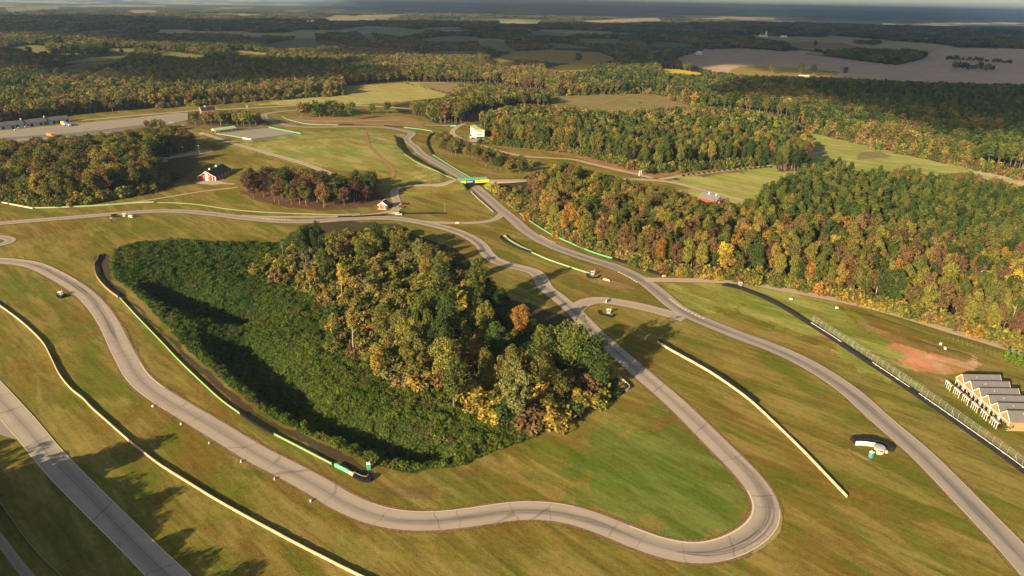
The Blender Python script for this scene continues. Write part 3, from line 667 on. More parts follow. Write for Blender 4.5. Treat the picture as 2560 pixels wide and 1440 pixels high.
def wall_mb(P, h, th, base=0.0, wob=.04, top=.8, mb=None, mi=0):
    """a low wall with a slightly battered section that follows the land"""
    mb = mb or MB(); N_ = normals(P)
    prof = [(-th / 2, -.15), (-th / 2, .12), (-th / 2 * top, h), (th / 2 * top, h), (th / 2, .12), (th / 2, -.15)]
    n = len(P); k = len(prof); Z = land(P[:, 0], P[:, 1]) + base
    jit = (fbm(np.arange(n) * .35, np.zeros(n), 4, 2) - .5) * 2 * wob
    V = [(P[i, 0] + N_[i, 0] * a, P[i, 1] + N_[i, 1] * a, Z[i] + b + (jit[i] if b > .5 else 0)) for i in range(n) for a, b in prof]
    Fc = [(i * k + j, i * k + j + 1, (i + 1) * k + j + 1, (i + 1) * k + j) for i in range(n - 1) for j in range(k - 1)]
    Fc += [tuple(range(k))[::-1], tuple((n - 1) * k + j for j in range(k))]
    return mb.add(V, Fc, mi)

def tyre_mb(P, high=4, rows=1, gap=.68, mb=None, off=0.0):
    mb = mb or MB(); Q = along(P, gap); N_ = normals(Q) if len(Q) > 2 else np.tile([[0, 1.]], (len(Q), 1))
    for i, q in enumerate(Q):
        for r in range(rows):
            p = q + N_[i] * (off + r * .66); z0 = land1(*p)
            for k in range(high - (random.random() < .15)):
                mb.add(TYRE_V, TYRE_F, 0, off=(p[0] + random.uniform(-.05, .05), p[1] + random.uniform(-.05, .05), z0 + k * .21))
    return mb

def wall(name, label, cat, pxs, h, th, mat, group=None, **kw):
    return tag(wall_mb(wpath(pxs), h, th, **kw).build(name, mat), label, cat, group)
def tyres(label, pxs, high=4, rows=1, group=None, mat=None):
    return tag(tyre_mb(wpath(pxs, .7), high, rows).build('tyre_wall', mat or RUBBER), label, 'tyre wall', group)

WL = [(-120, 690), (-50, 735), (0, 766), (40, 795), (80, 829), (110, 862), (130, 900), (150, 940), (180, 976), (208, 998), (228, 1020), (262, 1050), (316, 1098), (352, 1127), (400, 1164), (470, 1208), (550, 1257), (640, 1307), (740, 1361), (840, 1412), (900, 1442), (980, 1480)]
wall('concrete_wall', 'long winding tan concrete wall between the wide straight and the grey track', 'wall', WL, .95, .30, TANWALL, wob=.08)
W2 = [(1643, 856), (1668, 872), (1700, 890), (1740, 912), (1790, 942), (1850, 984), (1885, 1012), (1930, 1054), (1990, 1112), (2050, 1174), (2090, 1216), (2117, 1244)]
wall('concrete_wall', 'straighter cream concrete wall running through the grass inside the hairpin', 'wall', W2, 1.0, .3, CREAM, wob=.06)
P = wpath(W2[:7], .7); tag(tyre_mb(P, 6, 2, off=.85).build('tyre_wall', RUBBER), 'black tyre wall backing the upper half of the cream concrete wall', 'tyre wall')
wall('barrier_wall', 'long thin pale green barrier along the dirt strip, upper piece beside the bowl', 'barrier', [(300, 746), (345, 795), (400, 852), (450, 905), (500, 953), (550, 999), (600, 1036)], .8, .25, LIMEGREEN)
tyres('short black tyre wall between two pale green barriers beside the bowl', [(602, 1037), (640, 1063), (683, 1087)], 5)
o = wall('barrier_wall', 'shorter green barrier ending at the round tyre bunker below the bowl', 'barrier', [(685, 1087), (730, 1110), (780, 1136), (830, 1162)], .8, .25, LIMEGREEN)
tag(wall_mb(wpath([(838, 1166), (872, 1183)]), 1.25, .5).build('painted_section', MINT, o), 'bright mint green section')
tag(wall_mb(wpath([(873, 1184), (886, 1191)]), 1.15, .5).build('end_section', CREAM, o))
def bunker(label, pxs, high, rail=None, rows=1, railmat=None, group=None):
    t = thing('tyre_bunker', label, 'tyre bunker', tuple(hit(*pxs[0])), 0, group)
    b = np.array(t.location)
    def fix(m): m.v = [v - b for v in m.v]; return m
    fix(tyre_mb(wpath(pxs, .5, 1), high, rows)).build('tyre_stack', RUBBER, t)
    if rail: fix(wall_mb(wpath(rail, .6, 1), high * .21 + .12, .22)).build('guard_rail', railmat or STEEL, t)
    return t
bunker('curved black tyre bunker with a pale rail ending the green barrier near the green toilet', [(884, 1194), (898, 1200), (912, 1205), (926, 1204), (929, 1196)], 6, [(885, 1188), (898, 1194), (910, 1199), (919, 1198), (921, 1193)], 2)
wall('timber_fence', 'dark low timber fence curving round the upper end of the dirt strip', 'fence', [(248, 638), (244, 652), (238, 658), (237, 672), (242, 692), (256, 712), (276, 731), (296, 745)], 1.3, .35, WOOD)
# right of the track below the bridge
wall('barrier_wall', 'long bright green barrier between the track and the right-hand wood', 'barrier', [(1212, 468), (1240, 487), (1265, 506), (1300, 535), (1337, 562), (1380, 588), (1420, 606), (1460, 624), (1500, 638), (1530, 647)], .9, .25, PALEGREEN)
tag(tyre_mb(wpath([(1531, 649), (1570, 661), (1610, 676), (1655, 690)], .7), 5, 3).build('tyre_wall', RUBBER), 'triple row of black tyres continuing the bright green barrier', 'tyre wall')
def orange_box(label, px, size, name='barrier_block', mats=None):
    p = hit(*px); mb = MB().box((0, 0, 0), size, .5, 0, .86); mb.box((0, 0, size[2] + .003), (size[0] * .7, size[1] * .7, .12), .5, 0)
    t = thing(name, label, 'barrier', tuple(p)); mb.build('block_body', mats or ORANGE, t)
    return t
ORANGE = M('orange_plastic', (.55, .16, .05), .5, .15, 2)
t = orange_box('small orange barrier at the lower end of the triple tyre row', (1660, 692), (2.0, 1.2, 1.1)); MB().box((0, 0, .45), (2.04, 1.24, .25), .5).build('white_band', WHITE, t)
t = thing('barrier_block', 'tall white and orange barrier block standing alone on the curved link road', 'barrier', tuple(hit(1516, 755)))
MB().box((0, 0, 0), (.55, 3.6, .7), -.25, 0, .92).build('orange_base', ORANGE, t); MB().box((0, 0, .703), (.5, 3.3, .8), -.25, 0, .85).build('white_top', WHITE, t)
t = thing('barrier_block', 'small pink barrier block on the narrow link road below the bridge', 'barrier', tuple(hit(1143, 560)))
MB().box((0, 0, 0), (2.6, .8, .9), .2, 0, .9).build('block_body', M('faded_pink_plastic', (.55, .27, .2), .6, .2, 2), t); MB().box((0, 0, .903), (2.2, .5, .5), .2, 0, .9).build('white_top', WHITE, t)
# triangle between the two tracks
bunker('long dark tyre wall with a pale rail, its upper end rounded, between the two tracks', [(1268, 590), (1254, 592), (1252, 598), (1270, 609), (1295, 621), (1327, 632)], 5, [(1257, 592), (1264, 592), (1270, 599), (1285, 609), (1305, 620), (1329, 630)])
wall('barrier_wall', 'pale green barrier between the two tracks ending at a round tyre bunker', 'barrier', [(1329, 632), (1370, 650), (1410, 664), (1440, 674), (1474, 685)], .9, .25, LIMEGREEN)
def station(label, px, pxs, high, cabin=True, group=None, flag=True):
    t = bunker(label, pxs, high, None, 1, None, group); b = np.array(hit(*px)) - np.array(t.location)
    mb = MB()
    for dx in (-.8, .8):
        for dy in (-.6, .6): mb.box((b[0] + dx, b[1] + dy, b[2]), (.1, .1, 2.0))
    mb.box((b[0], b[1], b[2] + .0), (1.5, 1.1, 1.0)); mb.build('marshal_post', GREYP, t)
    MB().box((b[0], b[1], b[2] + 2.0), (2.1, 1.7, .14), .1, 0, .9).build('post_roof', WHITE, t)
    if flag: MB().tube([(b[0] + 1.1, b[1], b[2]), (b[0] + 1.1, b[1], b[2] + 3.6)], .05, 5).build('pole', WHITE, t)
    return t
station('round black tyre bunker with a white roofed post ending the pale green barrier', (1481, 687), [(1467, 686), (1468, 692), (1480, 696), (1494, 695), (1499, 690)], 4)
t = thing('barrier_block', 'cream concrete block lying on dry grass beside a round tyre bunker', 'barrier', tuple(hit(1516, 701)))
MB().box((0, 0, 0), (4.6, .7, .9), -.62, 0, .8).build('block_body', CREAM, t); MB().box((-2.35, 1.55, 0), (.7, .7, .8), -.62, 0, .9).build('end_tyre', RUBBER, t)
station('black boat shaped tyre bunker on the green island below the curved link road', (1521, 783), [(1496, 779), (1500, 786), (1515, 790), (1530, 794), (1535, 788)], 4)
t = bpy.data.objects['tyre_bunker.003'] if 'tyre_bunker.003' in bpy.data.objects else t
station('small round tyre bunker with a dark post on the grass by the far left bend', (152, 739), [(143, 738), (144, 743), (152, 746), (160, 744), (162, 738)], 5)
station('far tyre bunker with a pale post below the left-hand wood', (311, 541), [(292, 538), (280, 539), (283, 543), (296, 543)], 5)
t = thing('storage_box', 'pale box leaning beside the far tyre bunker', 'box', tuple(hit(328, 543))); MB().box((0, 0, 0), (3.8, 1.5, 1.4), -.4, 0, .9).build('box_body', CREAM, t); MB().box((0, 0, 1.403), (3.9, 1.6, .12), -.4).build('lid', GREYP, t)
# guard wall at the tip of the central wood
P = wpath([(1545, 943), (1560, 957), (1573, 970), (1571, 976), (1558, 984), (1542, 995)], .6)
t = thing('tyre_bunker', 'bent black tyre wall with a pale rail at the right tip of the central wood', 'tyre bunker', (0, 0, 0))
tyre_mb(P[len(P) // 3:], 6, 2, off=-.9).build('tyre_stack', RUBBER, t); wall_mb(P[:int(len(P) * .72)], 1.3, .3).build('guard_rail', CREAM, t)
# lower right marshal compound
t = bunker('large black tyre bunker with a cream wall round a round roofed marshal hut', [(2134, 1106), (2150, 1104), (2175, 1105), (2200, 1110), (2214, 1118), (2224, 1130)], 7, [(2138, 1113), (2160, 1113), (2186, 1117)], 3, M('cream_green_paint', (.62, .62, .45), .6, .15, .6))
h = hit(2196, 1130)
t = thing('marshal_hut', 'small white marshal hut with a round grey roof and three dark windows', 'hut', tuple(h), -.25)
mb = MB(); mb.tube([(0, 0, 0), (0, 0, 2.1)], [1.7, 1.7], 14); mb.build('wall', CREAM, t)
for a in (-1.9, -1.57, -1.24):
    MB().box((1.69 * math.cos(a), 1.69 * math.sin(a), 1.15), (.08, .42, .55), a).build('window', GLASS, t)
MB().tube([(0, 0, 2.1), (0, 0, 2.16), (0, 0, 2.4)], [1.85, 1.9, .25], 14).build('roof', GREYP, t)
MB().box((2.4, .4, 0), (.9, .9, .9), .3, 0, .85).build('step_block', CREAM, t)

TEAL = M('teal_plastic', (.06, .22, .20), .45, .12, 2); GREENP = M('green_plastic', (.05, .30, .20), .45, .12, 2)
def toilet(label, px, mat, rz):
    t = thing('portable_toilet', label, 'portable toilet', tuple(hit(*px)), rz, 'portable toilets')
    MB().box((0, 0, .1), (1.15, 1.2, 1.95), 0, 0, .97).box((0, 0, 0), (1.2, 1.25, .1)).build('body', mat, t)
    MB().box((-.59, 0, .2), (.05, .8, 1.7)).build('door', mat, t)
    MB().box((0, 0, 2.053), (1.25, 1.3, .12)).box((0, 0, 2.173), (1.1, 1.15, .12), 0, 0, .7).build('roof', WHITE, t)
    MB().tube([(.5, .5, 2.0), (.5, .5, 2.55)], .06, 6).build('vent_pipe', WHITE, t)
    return t
toilet('green portable toilet with a white roof on the dirt strip below the bowl', (922, 1172), GREENP, .35)
toilet('teal portable toilet in front of the round roofed marshal hut', (2177, 1143), TEAL, .5)
toilet('dark portable toilet with a white roof alone on the grass at far left', (279, 553), M('dark_plastic', (.03, .035, .04), .5, .1, 2), .3)
# small white edge markers along the near track
for i, (px, lb) in enumerate([((382, 1017), 'first'), ((452, 1062), 'second'), ((524, 1109), 'third'), ((603, 1155), 'fourth'), ((686, 1199), 'fifth'), ((777, 1254), 'sixth')]):
    t = thing('track_marker', lb + ' from the left of six small white marker blocks along the near track', 'marker', tuple(hit(*px)), .5 * i, 'white markers beside the near track')
    MB().box((0, 0, 0), (.75, .55, .2), 0, 0, .9).build('base', GREYP, t); MB().box((0, 0, .203), (.6, .28, .55), 0, 0, .8).build('block', WHITE, t)
# dark tyre walls of the middle distance
tag(tyre_mb(wpath([(846, 544), (890, 543), (930, 541), (965, 538)], .8), 5, 2).build('tyre_wall', RUBBER), 'long black tyre wall left of the lane junction near the red hut', 'tyre wall')
tag(tyre_mb(wpath([(1008, 535), (1050, 535), (1085, 534), (1116, 535)], .8), 5, 1).build('tyre_wall', RUBBER), 'long black tyre wall right of the lane junction near the red hut', 'tyre wall')
tag(tyre_mb(wpath([(848, 312), (884, 312)], .8), 5, 2).build('tyre_wall', RUBBER), 'short dark tyre wall below the grove of round oaks', 'tyre wall')
tag(tyre_mb(wpath([(961, 315), (985, 317), (1006, 319)], .8), 5, 2).build('tyre_wall', RUBBER), 'dark tyre wall at the crest of the infield hill', 'tyre wall')
tag(tyre_mb(wpath([(1084, 334), (1072, 342), (1067, 356), (1072, 372), (1080, 386)], .9), 6, 2).build('tyre_wall', RUBBER), 'curved dark tyre wall outside the far bends above the bridge', 'tyre wall')
wall('barrier_wall', 'green barrier climbing from the far bends down to the bridge', 'barrier', [(1082, 388), (1105, 402), (1130, 418), (1155, 433), (1184, 449)], .8, .3, PALEGREEN)
wall('barrier_wall', 'green barrier outside the far bends at the crest', 'barrier', [(1010, 319), (1045, 323), (1076, 328), (1084, 333)], .8, .3, PALEGREEN)
wall('barrier_wall', 'far pale green barrier curving below the oak grove', 'barrier', [(705, 292), (720, 299), (738, 304), (760, 309), (790, 312), (845, 313)], .7, .3, PALEGREEN)
wall('barrier_wall', 'thin pale barrier on the left of the track under the hill', 'barrier', [(1010, 385), (1040, 405), (1080, 424), (1120, 442), (1150, 455)], .55, .25, LIMEGREEN)
wall('barrier_wall', 'long thin pale green barrier below the red grove', 'barrier', [(394, 507), (440, 508), (492, 512), (535, 518), (574, 524), (640, 530), (700, 533), (780, 536), (850, 537), (900, 535)], .55, .25, M('dull_green_paint', (.12, .18, .075), .6, .2, .5))
wall('barrier_wall', 'faint green barrier at the foot of the left-hand wood', 'barrier', [(82, 521), (160, 519), (240, 515), (300, 511), (340, 508), (385, 506)], .9, .5, M('faded_green_paint', (.20, .27, .12), .7, .2, .5))
wall('barrier_wall', 'thin white barrier in front of the left-hand wood at the left edge', 'barrier', [(-40, 497), (0, 506), (40, 514), (82, 522)], .9, .4, CREAM)
wall('barrier_wall', 'short pale barrier at the foot of the bridge on the left', 'barrier', [(1178, 480), (1195, 497), (1212, 512), (1228, 526), (1234, 531)], .8, .5, M('dull_grey_rail', (.22, .22, .2), .6, .2, 1))  # one even dull grey over the whole barrier
wall('guard_rail', 'low dashed guard rail in the shaded lower left corner', 'guard rail', [(-30, 1220), (0, 1258), (30, 1298), (60, 1343), (105, 1396), (152, 1442), (200, 1500)], .75, .18, LIMEGREEN)
# walls of the paved rectangle
A_, B_, C_, D_ = (543, 334), (670, 319), (745, 333), (628, 349)
P0 = tag(wall_mb(wpath([A_, B_]), 1.2, .4).build('barrier_wall', M('grey_block_wall', (.25, .23, .2), .8, .2, 1)), 'grey rear wall of the paved rectangle by the pavilion', 'wall')
wall('barrier_wall', 'green wall along the right side of the paved rectangle', 'wall', [(672, 319), (710, 327), (752, 335)], 1.2, .4, PALEGREEN)
wall('barrier_wall', 'green wall along the left side of the paved rectangle', 'wall', [(541, 335), (580, 341), (606, 346)], .9, .3, PALEGREEN)
wall('barrier_wall', 'white end piece of the wall round the paved rectangle', 'wall', [(607, 347), (628, 350)], 1.5, .6, WHITE)
wall('barrier_wall', 'dark front wall of the paved rectangle', 'wall', [(630, 350), (690, 342), (742, 335)], 1.1, .4, GREYP)

# ------------------------------------------------------------------ black wall and catch fence on the right
CW = [(1812, 714), (1840, 720), (1870, 731), (1905, 745), (1945, 765), (1985, 789), (2030, 818), (2080, 850), (2140, 890), (2200, 930), (2265, 974), (2340, 1026), (2420, 1083), (2500, 1140), (2580, 1200), (2660, 1262)]
t = thing('tyre_wall', 'very long black tyre wall with a white strip sweeping down beside the catch fence', 'tyre wall', (0, 0, 0))
Pw = wpath(CW, .7)
tyre_mb(Pw, 7, 2).build('tyre_stack', RUBBER, t); wall_mb(Pw, 1.1, .25, wob=.02).v
N_ = normals(Pw)
wall_mb(Pw + N_ * 1.3, 1.3, .2, wob=.05).build('belt', RUBBER, t)
k0 = int(len(Pw) * .30)
mbw = MB(); i = k0
while i < len(Pw) - 4:
    L_ = random.choice((6, 14, 30, 50)); e_ = min(len(Pw), i + L_)
    if i > len(Pw) * .6 or random.random() < .4: wall_mb(Pw[i:e_] + N_[i:e_] * .72, 1.62, .14, wob=.01, mb=mbw)
    i = e_ - 1 if i > len(Pw) * .6 else e_ + 6
mbw.build('white_strip', WHITE, t)
t = station('tyre bunker with a white post at the upper end of the longest tyre wall', (1850, 715), [(1806, 713), (1818, 716), (1832, 719), (1848, 723)], 4, flag=False)
tag(wall_mb(wpath([(1825, 714), (1838, 717), (1850, 720)]), .95, .3).build('guard_rail', CREAM, None), 'short cream rail before the white post at the upper gravel road', 'guard rail')

def mesh_mat():
    m, nt, N, L, b = new_mat('wire_mesh')
    b.inputs['Base Color'].default_value = (.30, .31, .24, 1); b.inputs['Alpha'].default_value = .11; b.inputs['Roughness'].default_value = .6
    return m
FW_PX = [(2030, 806), (2060, 826), (2110, 859), (2170, 899), (2230, 939), (2300, 987), (2370, 1036), (2440, 1086), (2510, 1136), (2580, 1188), (2660, 1250)]
Pf = wpath(FW_PX, 1.0, 3)
t = thing('catch_fence', 'tall grey wire catch fence on posts behind the very long black tyre wall', 'fence', (0, 0, 0))
Nf = normals(Pf); FH = 3.6
Zf = land(Pf[:, 0], Pf[:, 1]); n = len(Pf)
side = -1.0
V = []
for i in range(n):
    for a, b_ in ((0, .1), (0, 2.6), (.5, FH)): V.append((Pf[i, 0] - side * Nf[i, 0] * a, Pf[i, 1] - side * Nf[i, 1] * a, Zf[i] + b_))
MB().add(V, [(i * 3 + j, i * 3 + j + 1, (i + 1) * 3 + j + 1, (i + 1) * 3 + j) for i in range(n - 1) for j in range(2)]).build('wire_mesh', mesh_mat(), t)
mb = MB()
for b_, a in ((.15, 0), (1.3, 0), (2.6, 0), (FH, .5)): mb.tube([(Pf[i, 0] - side * Nf[i, 0] * a, Pf[i, 1] - side * Nf[i, 1] * a, Zf[i] + b_) for i in range(0, n, 2)], .035, 4)
mb.build('cable', STEEL, t)
Qf = along(Pf, 3.1); NQ = normals(Qf); pm = MB().tube([(0, 0, -.2), (0, 0, 2.6)], .07, 5).tube([(0, 0, 2.6), (0, 0, FH + .1)], .06, 5)
po = None
for i, q in enumerate(Qf):
    m_ = MB().tube([(0, 0, -.2), (0, 0, 2.6), (-side * NQ[i, 0] * .5, -side * NQ[i, 1] * .5, FH + .1)], .075, 5)
    if i % 9 == 0: m_.tube([(0, 0, 2.4), (NQ[i, 1] * 1.8, -NQ[i, 0] * 1.8, 0)], .06, 5); m_.tube([(0, 0, 1.9), (-NQ[i, 1] * 1.8, NQ[i, 0] * 1.8, 0)], .05, 5)
    m_.build('post', STEEL, t, (q[0], q[1], land1(*q)))

# ------------------------------------------------------------------ buildings
SLATE = M('charcoal_shingles', (.10, .094, .094), .85, .22, 1.2); BLACKROOF = M('black_standing_seam', (.022, .023, .026), .6, .15, .6)
PEACH = M('peach_siding', (.37, .175, .085), .8, .08, 1); REDB = M('red_barn_boards', (.30, .048, .03), .8, .2, .8); BRICK = M('red_brick', (.33, .11, .07), .85, .2, 1)
GREENROOF = M('pale_green_metal_roof', (.30, .42, .22), .5, .12, .4); OLIVEROOF = M('mossy_green_roof', (.27, .29, .12), .7, .15, .4)
PINKTRIM = M('warm_white_trim', (.72, .60, .52), .6, .08, 1); HOUSEW = M('white_weatherboard', (.60, .55, .48), .7, .08, 1)

def gable(t, w, d, eave, ridge, wallm, roofm, over=.35, trim=None, name='roof', y0=0.0):
    """house shell: gable ends face -y and +y, ridge along y"""
    MB().prism([(-w / 2, 0), (w / 2, 0), (w / 2, eave), (0, ridge), (-w / 2, eave)], y0, y0 + d).build('wall', wallm, t)
    s = (ridge - eave) / (w / 2); e = w / 2 + over; th = .18; ez = eave - s * over
    rf = MB().prism([(-e, ez + .02), (0, ridge + .02), (e, ez + .02), (e, ez + th), (0, ridge + th + .05), (-e, ez + th)], y0 - over, y0 + d + over).build(name, roofm, t)
    if trim:
        for yy in (y0 - over - .06, y0 + d + over): MB().prism([(-e - .05, ez - .22), (0, ridge - .2), (e + .05, ez - .22), (e + .05, ez + th + .06), (0, ridge + th + .12), (-e - .05, ez + th + .06)], yy, yy + .058).build('roof_trim', trim, rf)
    return rf
def win(t, x, y, z, w, h, face='-y', mat=None, frame=None):
    if face[1] == 'y':
        s = -1 if face[0] == '-' else 1
        f = MB().box((x, y + s * .04, z), (w + .2, .08, h + .2)).build('window', frame or WHITE, t); MB().box((x, y + s * .095, z + .1), (w, .03, h)).build('pane', mat or GLASS, f)
    else:
        s = -1 if face[0] == '-' else 1
        f = MB().box((x + s * .04, y, z), (.08, w + .2, h + .2)).build('window', frame or WHITE, t); MB().box((x + s * .095, y, z + .1), (.03, w, h)).build('pane', mat or GLASS, f)
    return f

# six cottages, each gable end facing the track
ys = [243.4, 238.1, 232.8, 227.5, 222.2, 216.9]
ords = ['topmost', 'second from the top', 'third from the top', 'third from the bottom', 'second from the bottom', 'lowest and nearest']
for i, y in enumerate(ys):
    t = thing('cottage', f'peach gabled cottage, {ords[i]} of the joined row of six', 'cottage', (179.3 + .12 * i, y, 0), -math.pi / 2, 'joined cottages beside the catch fence')
    rf = gable(t, 5.3, 14.4, 4.0, 6.7, PEACH, SLATE, .3, WHITE)
    # lower storey in white glazing
    MB().box((0, -.06, 3.0), (4.9, .1, .3)).build('front_trim', WHITE, t)
    for xx in (-1.3, 1.1): win(t, xx, -.115, .35, 1.5, 2.0)
    for xx in (-2.57, 2.57): MB().box((xx, -.06, 0), (.22, .14, 4.0)).build('corner_post', WHITE, t)
    MB().tube([(.9, 5.2, 5.4), (.9, 5.2, 6.5)], .12, 6).build('vent_pipe', GREYP, rf)
    if i < 5: MB().prism([(-.7, 4.6), (.7, 4.6), (0, 5.6)], 7.5, 10.0, off=(1.6, 0, -.1)).build('dormer', SLATE, rf)
    # patio wall and pergola of its own
    p = thing('pergola', f'white timber pergola before the {ords[i]} gabled cottage', 'pergola', (174.9 + .3 * i, y + .2, 0), -math.pi / 2 - .06, 'white pergolas before the cottages')
    for xx in np.linspace(-1.9, 1.9, 4): MB().box((xx, 0, 0), (.16, .16, 2.4)).build('post', WHITE, p)
    MB().box((0, 0, 2.4), (4.5, .26, .26)).build('beam', WHITE, p)
    for xx in np.linspace(-2.1, 2.1, 7): MB().box((xx, .35, 2.66), (.07, 1.1, .1)).build('rafter', WHITE, p)
t = thing('boundary_hedge', 'brown red shrub hedge between the cottages and their pergolas', 'hedge', (0, 0, 0))

# red barn with the black roof
t = thing('barn', 'large red barn with a black roof and two white cupolas, front in sunlight', 'barn', (-251.0, 557.8, 0), -.05)
rf = gable(t, 9.6, 30.0, 4.3, 7.4, REDB, BLACKROOF, .3)
for s in (-1, 1):    # the lean-to wings carry the roof outwards at a lower pitch
    MB().prism([(s * 4.78, 4.15), (s * 7.6, 3.0), (s * 7.6, 3.2), (s * 4.78, 4.40)][::s], -.3, 30.3).build('wing_roof', BLACKROOF, t)
    MB().prism([(s * 4.83, 0), (s * 7.2, 0), (s * 7.2, 2.98), (s * 4.83, 3.95)][::s], .9 if s < 0 else 1.2, 29.5).build('wing_wall', REDB, t)
    for yy in (0, 6, 12, 18, 24, 29.8): MB().box((s * 7.35, yy, 0), (.22, .22, 3.0)).build('wing_post', WHITE, t)
MB().prism([(-7.7, 2.85), (-4.8, 4.1), (0, 7.3), (4.8, 4.1), (7.7, 2.85), (7.7, 3.25), (4.8, 4.62), (0, 7.85), (-4.8, 4.62), (-7.7, 3.25)], -.44, -.31).build('roof_trim', PINKTRIM, t)
d_ = MB().box((0, -.07, 0), (2.6, .14, 3.2)).build('barn_door', PINKTRIM, t)
mb = MB()
for xx in (-.7, .7):
    for zz in (1.5, 2.4): mb.box((xx, -.16, zz), (.5, .04, .55))
mb.build('pane', GLASS, d_)
MB().box((0, -.07, 3.9), (2.3, .12, 1.9)).build('loft_door', PINKTRIM, t); MB().box((0, -.15, 3.5), (5.6, .1, .3)).build('beam', PINKTRIM, t)
MB().box((4.9, -.05, 0), (.4, .3, 3.0)).box((7.0, .4, 0), (1.2, .3, 2.2)).build('corner_post', PINKTRIM, t)
for yy in (6.5, 18.5):
    c = MB().box((0, yy, 7.2), (1.3, 1.3, 1.1)).build('cupola', WHITE, t); MB().box((0, yy, 8.303), (1.7, 1.7, .7), 0, 0, .1).build('cupola_roof', WHITE, c)

# small red hut with a white sign
t = thing('hut', 'small red hut with a white roundel on its gable beside the lane junction', 'hut', (-94.4, 485.0, 0), -.12)
gable(t, 6.2, 7.5, 2.9, 5.2, REDB, SLATE, .5, PINKTRIM)
MB().box((0, -.9, 0), (6.6, 1.8, .25)).build('porch_floor', CREAM, t); MB().prism([(-2.2, 2.9), (2.4, 2.9), (2.4, 3.05), (-2.2, 3.05)], -1.7, -.03).build('porch_roof', GREYP, t)
for xx in (-1.9, 2.0): MB().box((xx, -1.55, .25), (.2, .2, 2.65)).build('porch_post', WHITE, t)
MB().tube([(0, -.03, 4.15), (0, -.10, 4.15)], .75, 16).build('roundel', WHITE, t); MB().box((1.4, -.06, 3.1), (.8, .08, .6)).build('sign_panel', WHITE, t)
MB().box((0, -.05, .3), (3.4, .08, 2.3)).build('door', BRICK, t); MB().box((3.4, 1.5, 0), (.5, 1.2, 1.6)).build('side_box', CREAM, t)

# barn by the right-hand lane
a_, b_ = flat(1762, 482, 6.5), flat(1799, 491, 6.5); rz = math.atan2(b_[1] - a_[1], b_[0] - a_[0]) + math.pi / 2
t = thing('barn', 'red barn with a slate roof and two white cupolas half hidden by yellow trees', 'barn', (b_[0], b_[1], 0), rz)
gable(t, 8.0, 14.5, 3.6, 6.5, REDB, M('slate_grey_roof', (.13, .125, .13), .7, .15, 1), .4, PINKTRIM)
for yy in (2.8, 9.2):
    c = MB().box((0, yy, 6.3), (1.1, 1.1, 1.2)).build('cupola', WHITE, t); MB().box((0, yy, 7.503), (1.5, 1.5, .6), 0, 0, .1).build('cupola_roof', WHITE, c)
for xx in (-1.0, 1.0): win(t, xx, 0, 3.4, .8, 1.1, '-y', WHITE)
MB().box((0, -.06, 0), (2.4, .1, 2.6)).build('barn_door', PINKTRIM, t)

# white house
hx, hy = flat(1190, 346); rz = math.atan2(783.0 - 758.1, -49.4 + 42.0) - math.pi / 2
t = thing('house', 'white three storey house with a pale green roof above the curving lane', 'house', (hx + 4.6, hy + 1.0, 0), rz)
MB().box((0, 13.5, 0), (9.6, 27, 9.2)).build('wall', HOUSEW, t)
MB().prism([(-5.4, 9.0), (5.4, 9.0), (5.4, 9.3), (0, 10.6), (-5.4, 9.3)], -.5, 27.5).build('roof', OLIVEROOF, t)
for zz in (.9, 3.9, 6.9):
    for yy in np.linspace(2.5, 24.5, 8): win(t, -4.8, yy, zz, 1.1, 1.6, '-x', M('grey_window_%d' % int(zz), (.25, .25, .30), .4, .1, 1) if yy < 3 and False else GREYP)
for zz in (3.6, 6.7):
    for xx in (-1.9, 0, 1.9): win(t, xx, 0, zz, .9, 1.4)
MB().box((0, -.6, 0), (9.0, 1.1, 1.7), 0, 0, .9).build('front_planting', M('dark_hedge_leaf', (.03, .035, .015), .9, .4, 1), t)
MB().box((-7.4, 6.5, 0), (5.2, .5, 1.5)).box((-10.2, 3.4, 0), (.5, 6.2, 1.4)).build('garden_wall', WHITE, t)
for yy in (9.5, 18.5): MB().box((-5.0, yy, 0), (.25, .35, 9.0)).build('pilaster', WHITE, t)

# pit building
PB0, PB1 = np.array([-566.0, 767.0]), np.array([-525.0, 826.0]); pu = (PB1 - PB0) / np.linalg.norm(PB1 - PB0); rz = math.atan2(pu[1], pu[0]) - math.pi / 2
t = thing('pit_building', 'long low pit building with a dark roof in three bays and a brick end', 'building', (PB0[0], PB0[1], 0), rz)
LEN = float(np.linalg.norm(PB1 - PB0))
MB().prism([(-5.5, 0), (5.5, 0), (5.5, 4.2), (0, 7.0), (-5.5, 4.2)], .6, LEN - .4).build('wall', GREYP, t)
for k in range(3):
    MB().prism([(-6.1, 3.95), (0, 7.05), (6.1, 3.95), (6.1, 4.15), (0, 7.3), (-6.1, 4.15)], k * LEN / 3 + .45, (k + 1) * LEN / 3 - .45).build('roof', SLATE, t)
MB().prism([(-5.6, 0), (5.6, 0), (5.6, 4.4), (0, 7.6), (-5.6, 4.4)], -.3, .55).build('end_wall', BRICK, t)
for k in (1, 2):
    f = MB().prism([(-5.9, 0), (6.4, 0), (6.4, 4.5), (0, 7.9), (-5.9, 4.5)], k * LEN / 3 - .35, k * LEN / 3 + .35).build('fire_wall', M('dark_brick', (.045, .035, .032), .9, .2, 1), t)
    MB().box((-.6, k * LEN / 3, 7.5), (1.6, 1.3, 1.5)).build('chimney', CREAM, f)
for k in range(15):
    yy = 3 + k * (LEN - 6) / 14
    if abs(yy - LEN / 3) < 1.6 or abs(yy - 2 * LEN / 3) < 1.6: continue
    d_ = MB().box((5.54, yy, 0), (.08, 3.0, 3.1)).build('garage_door', GREYP if k % 3 == 1 else GLASS, t)

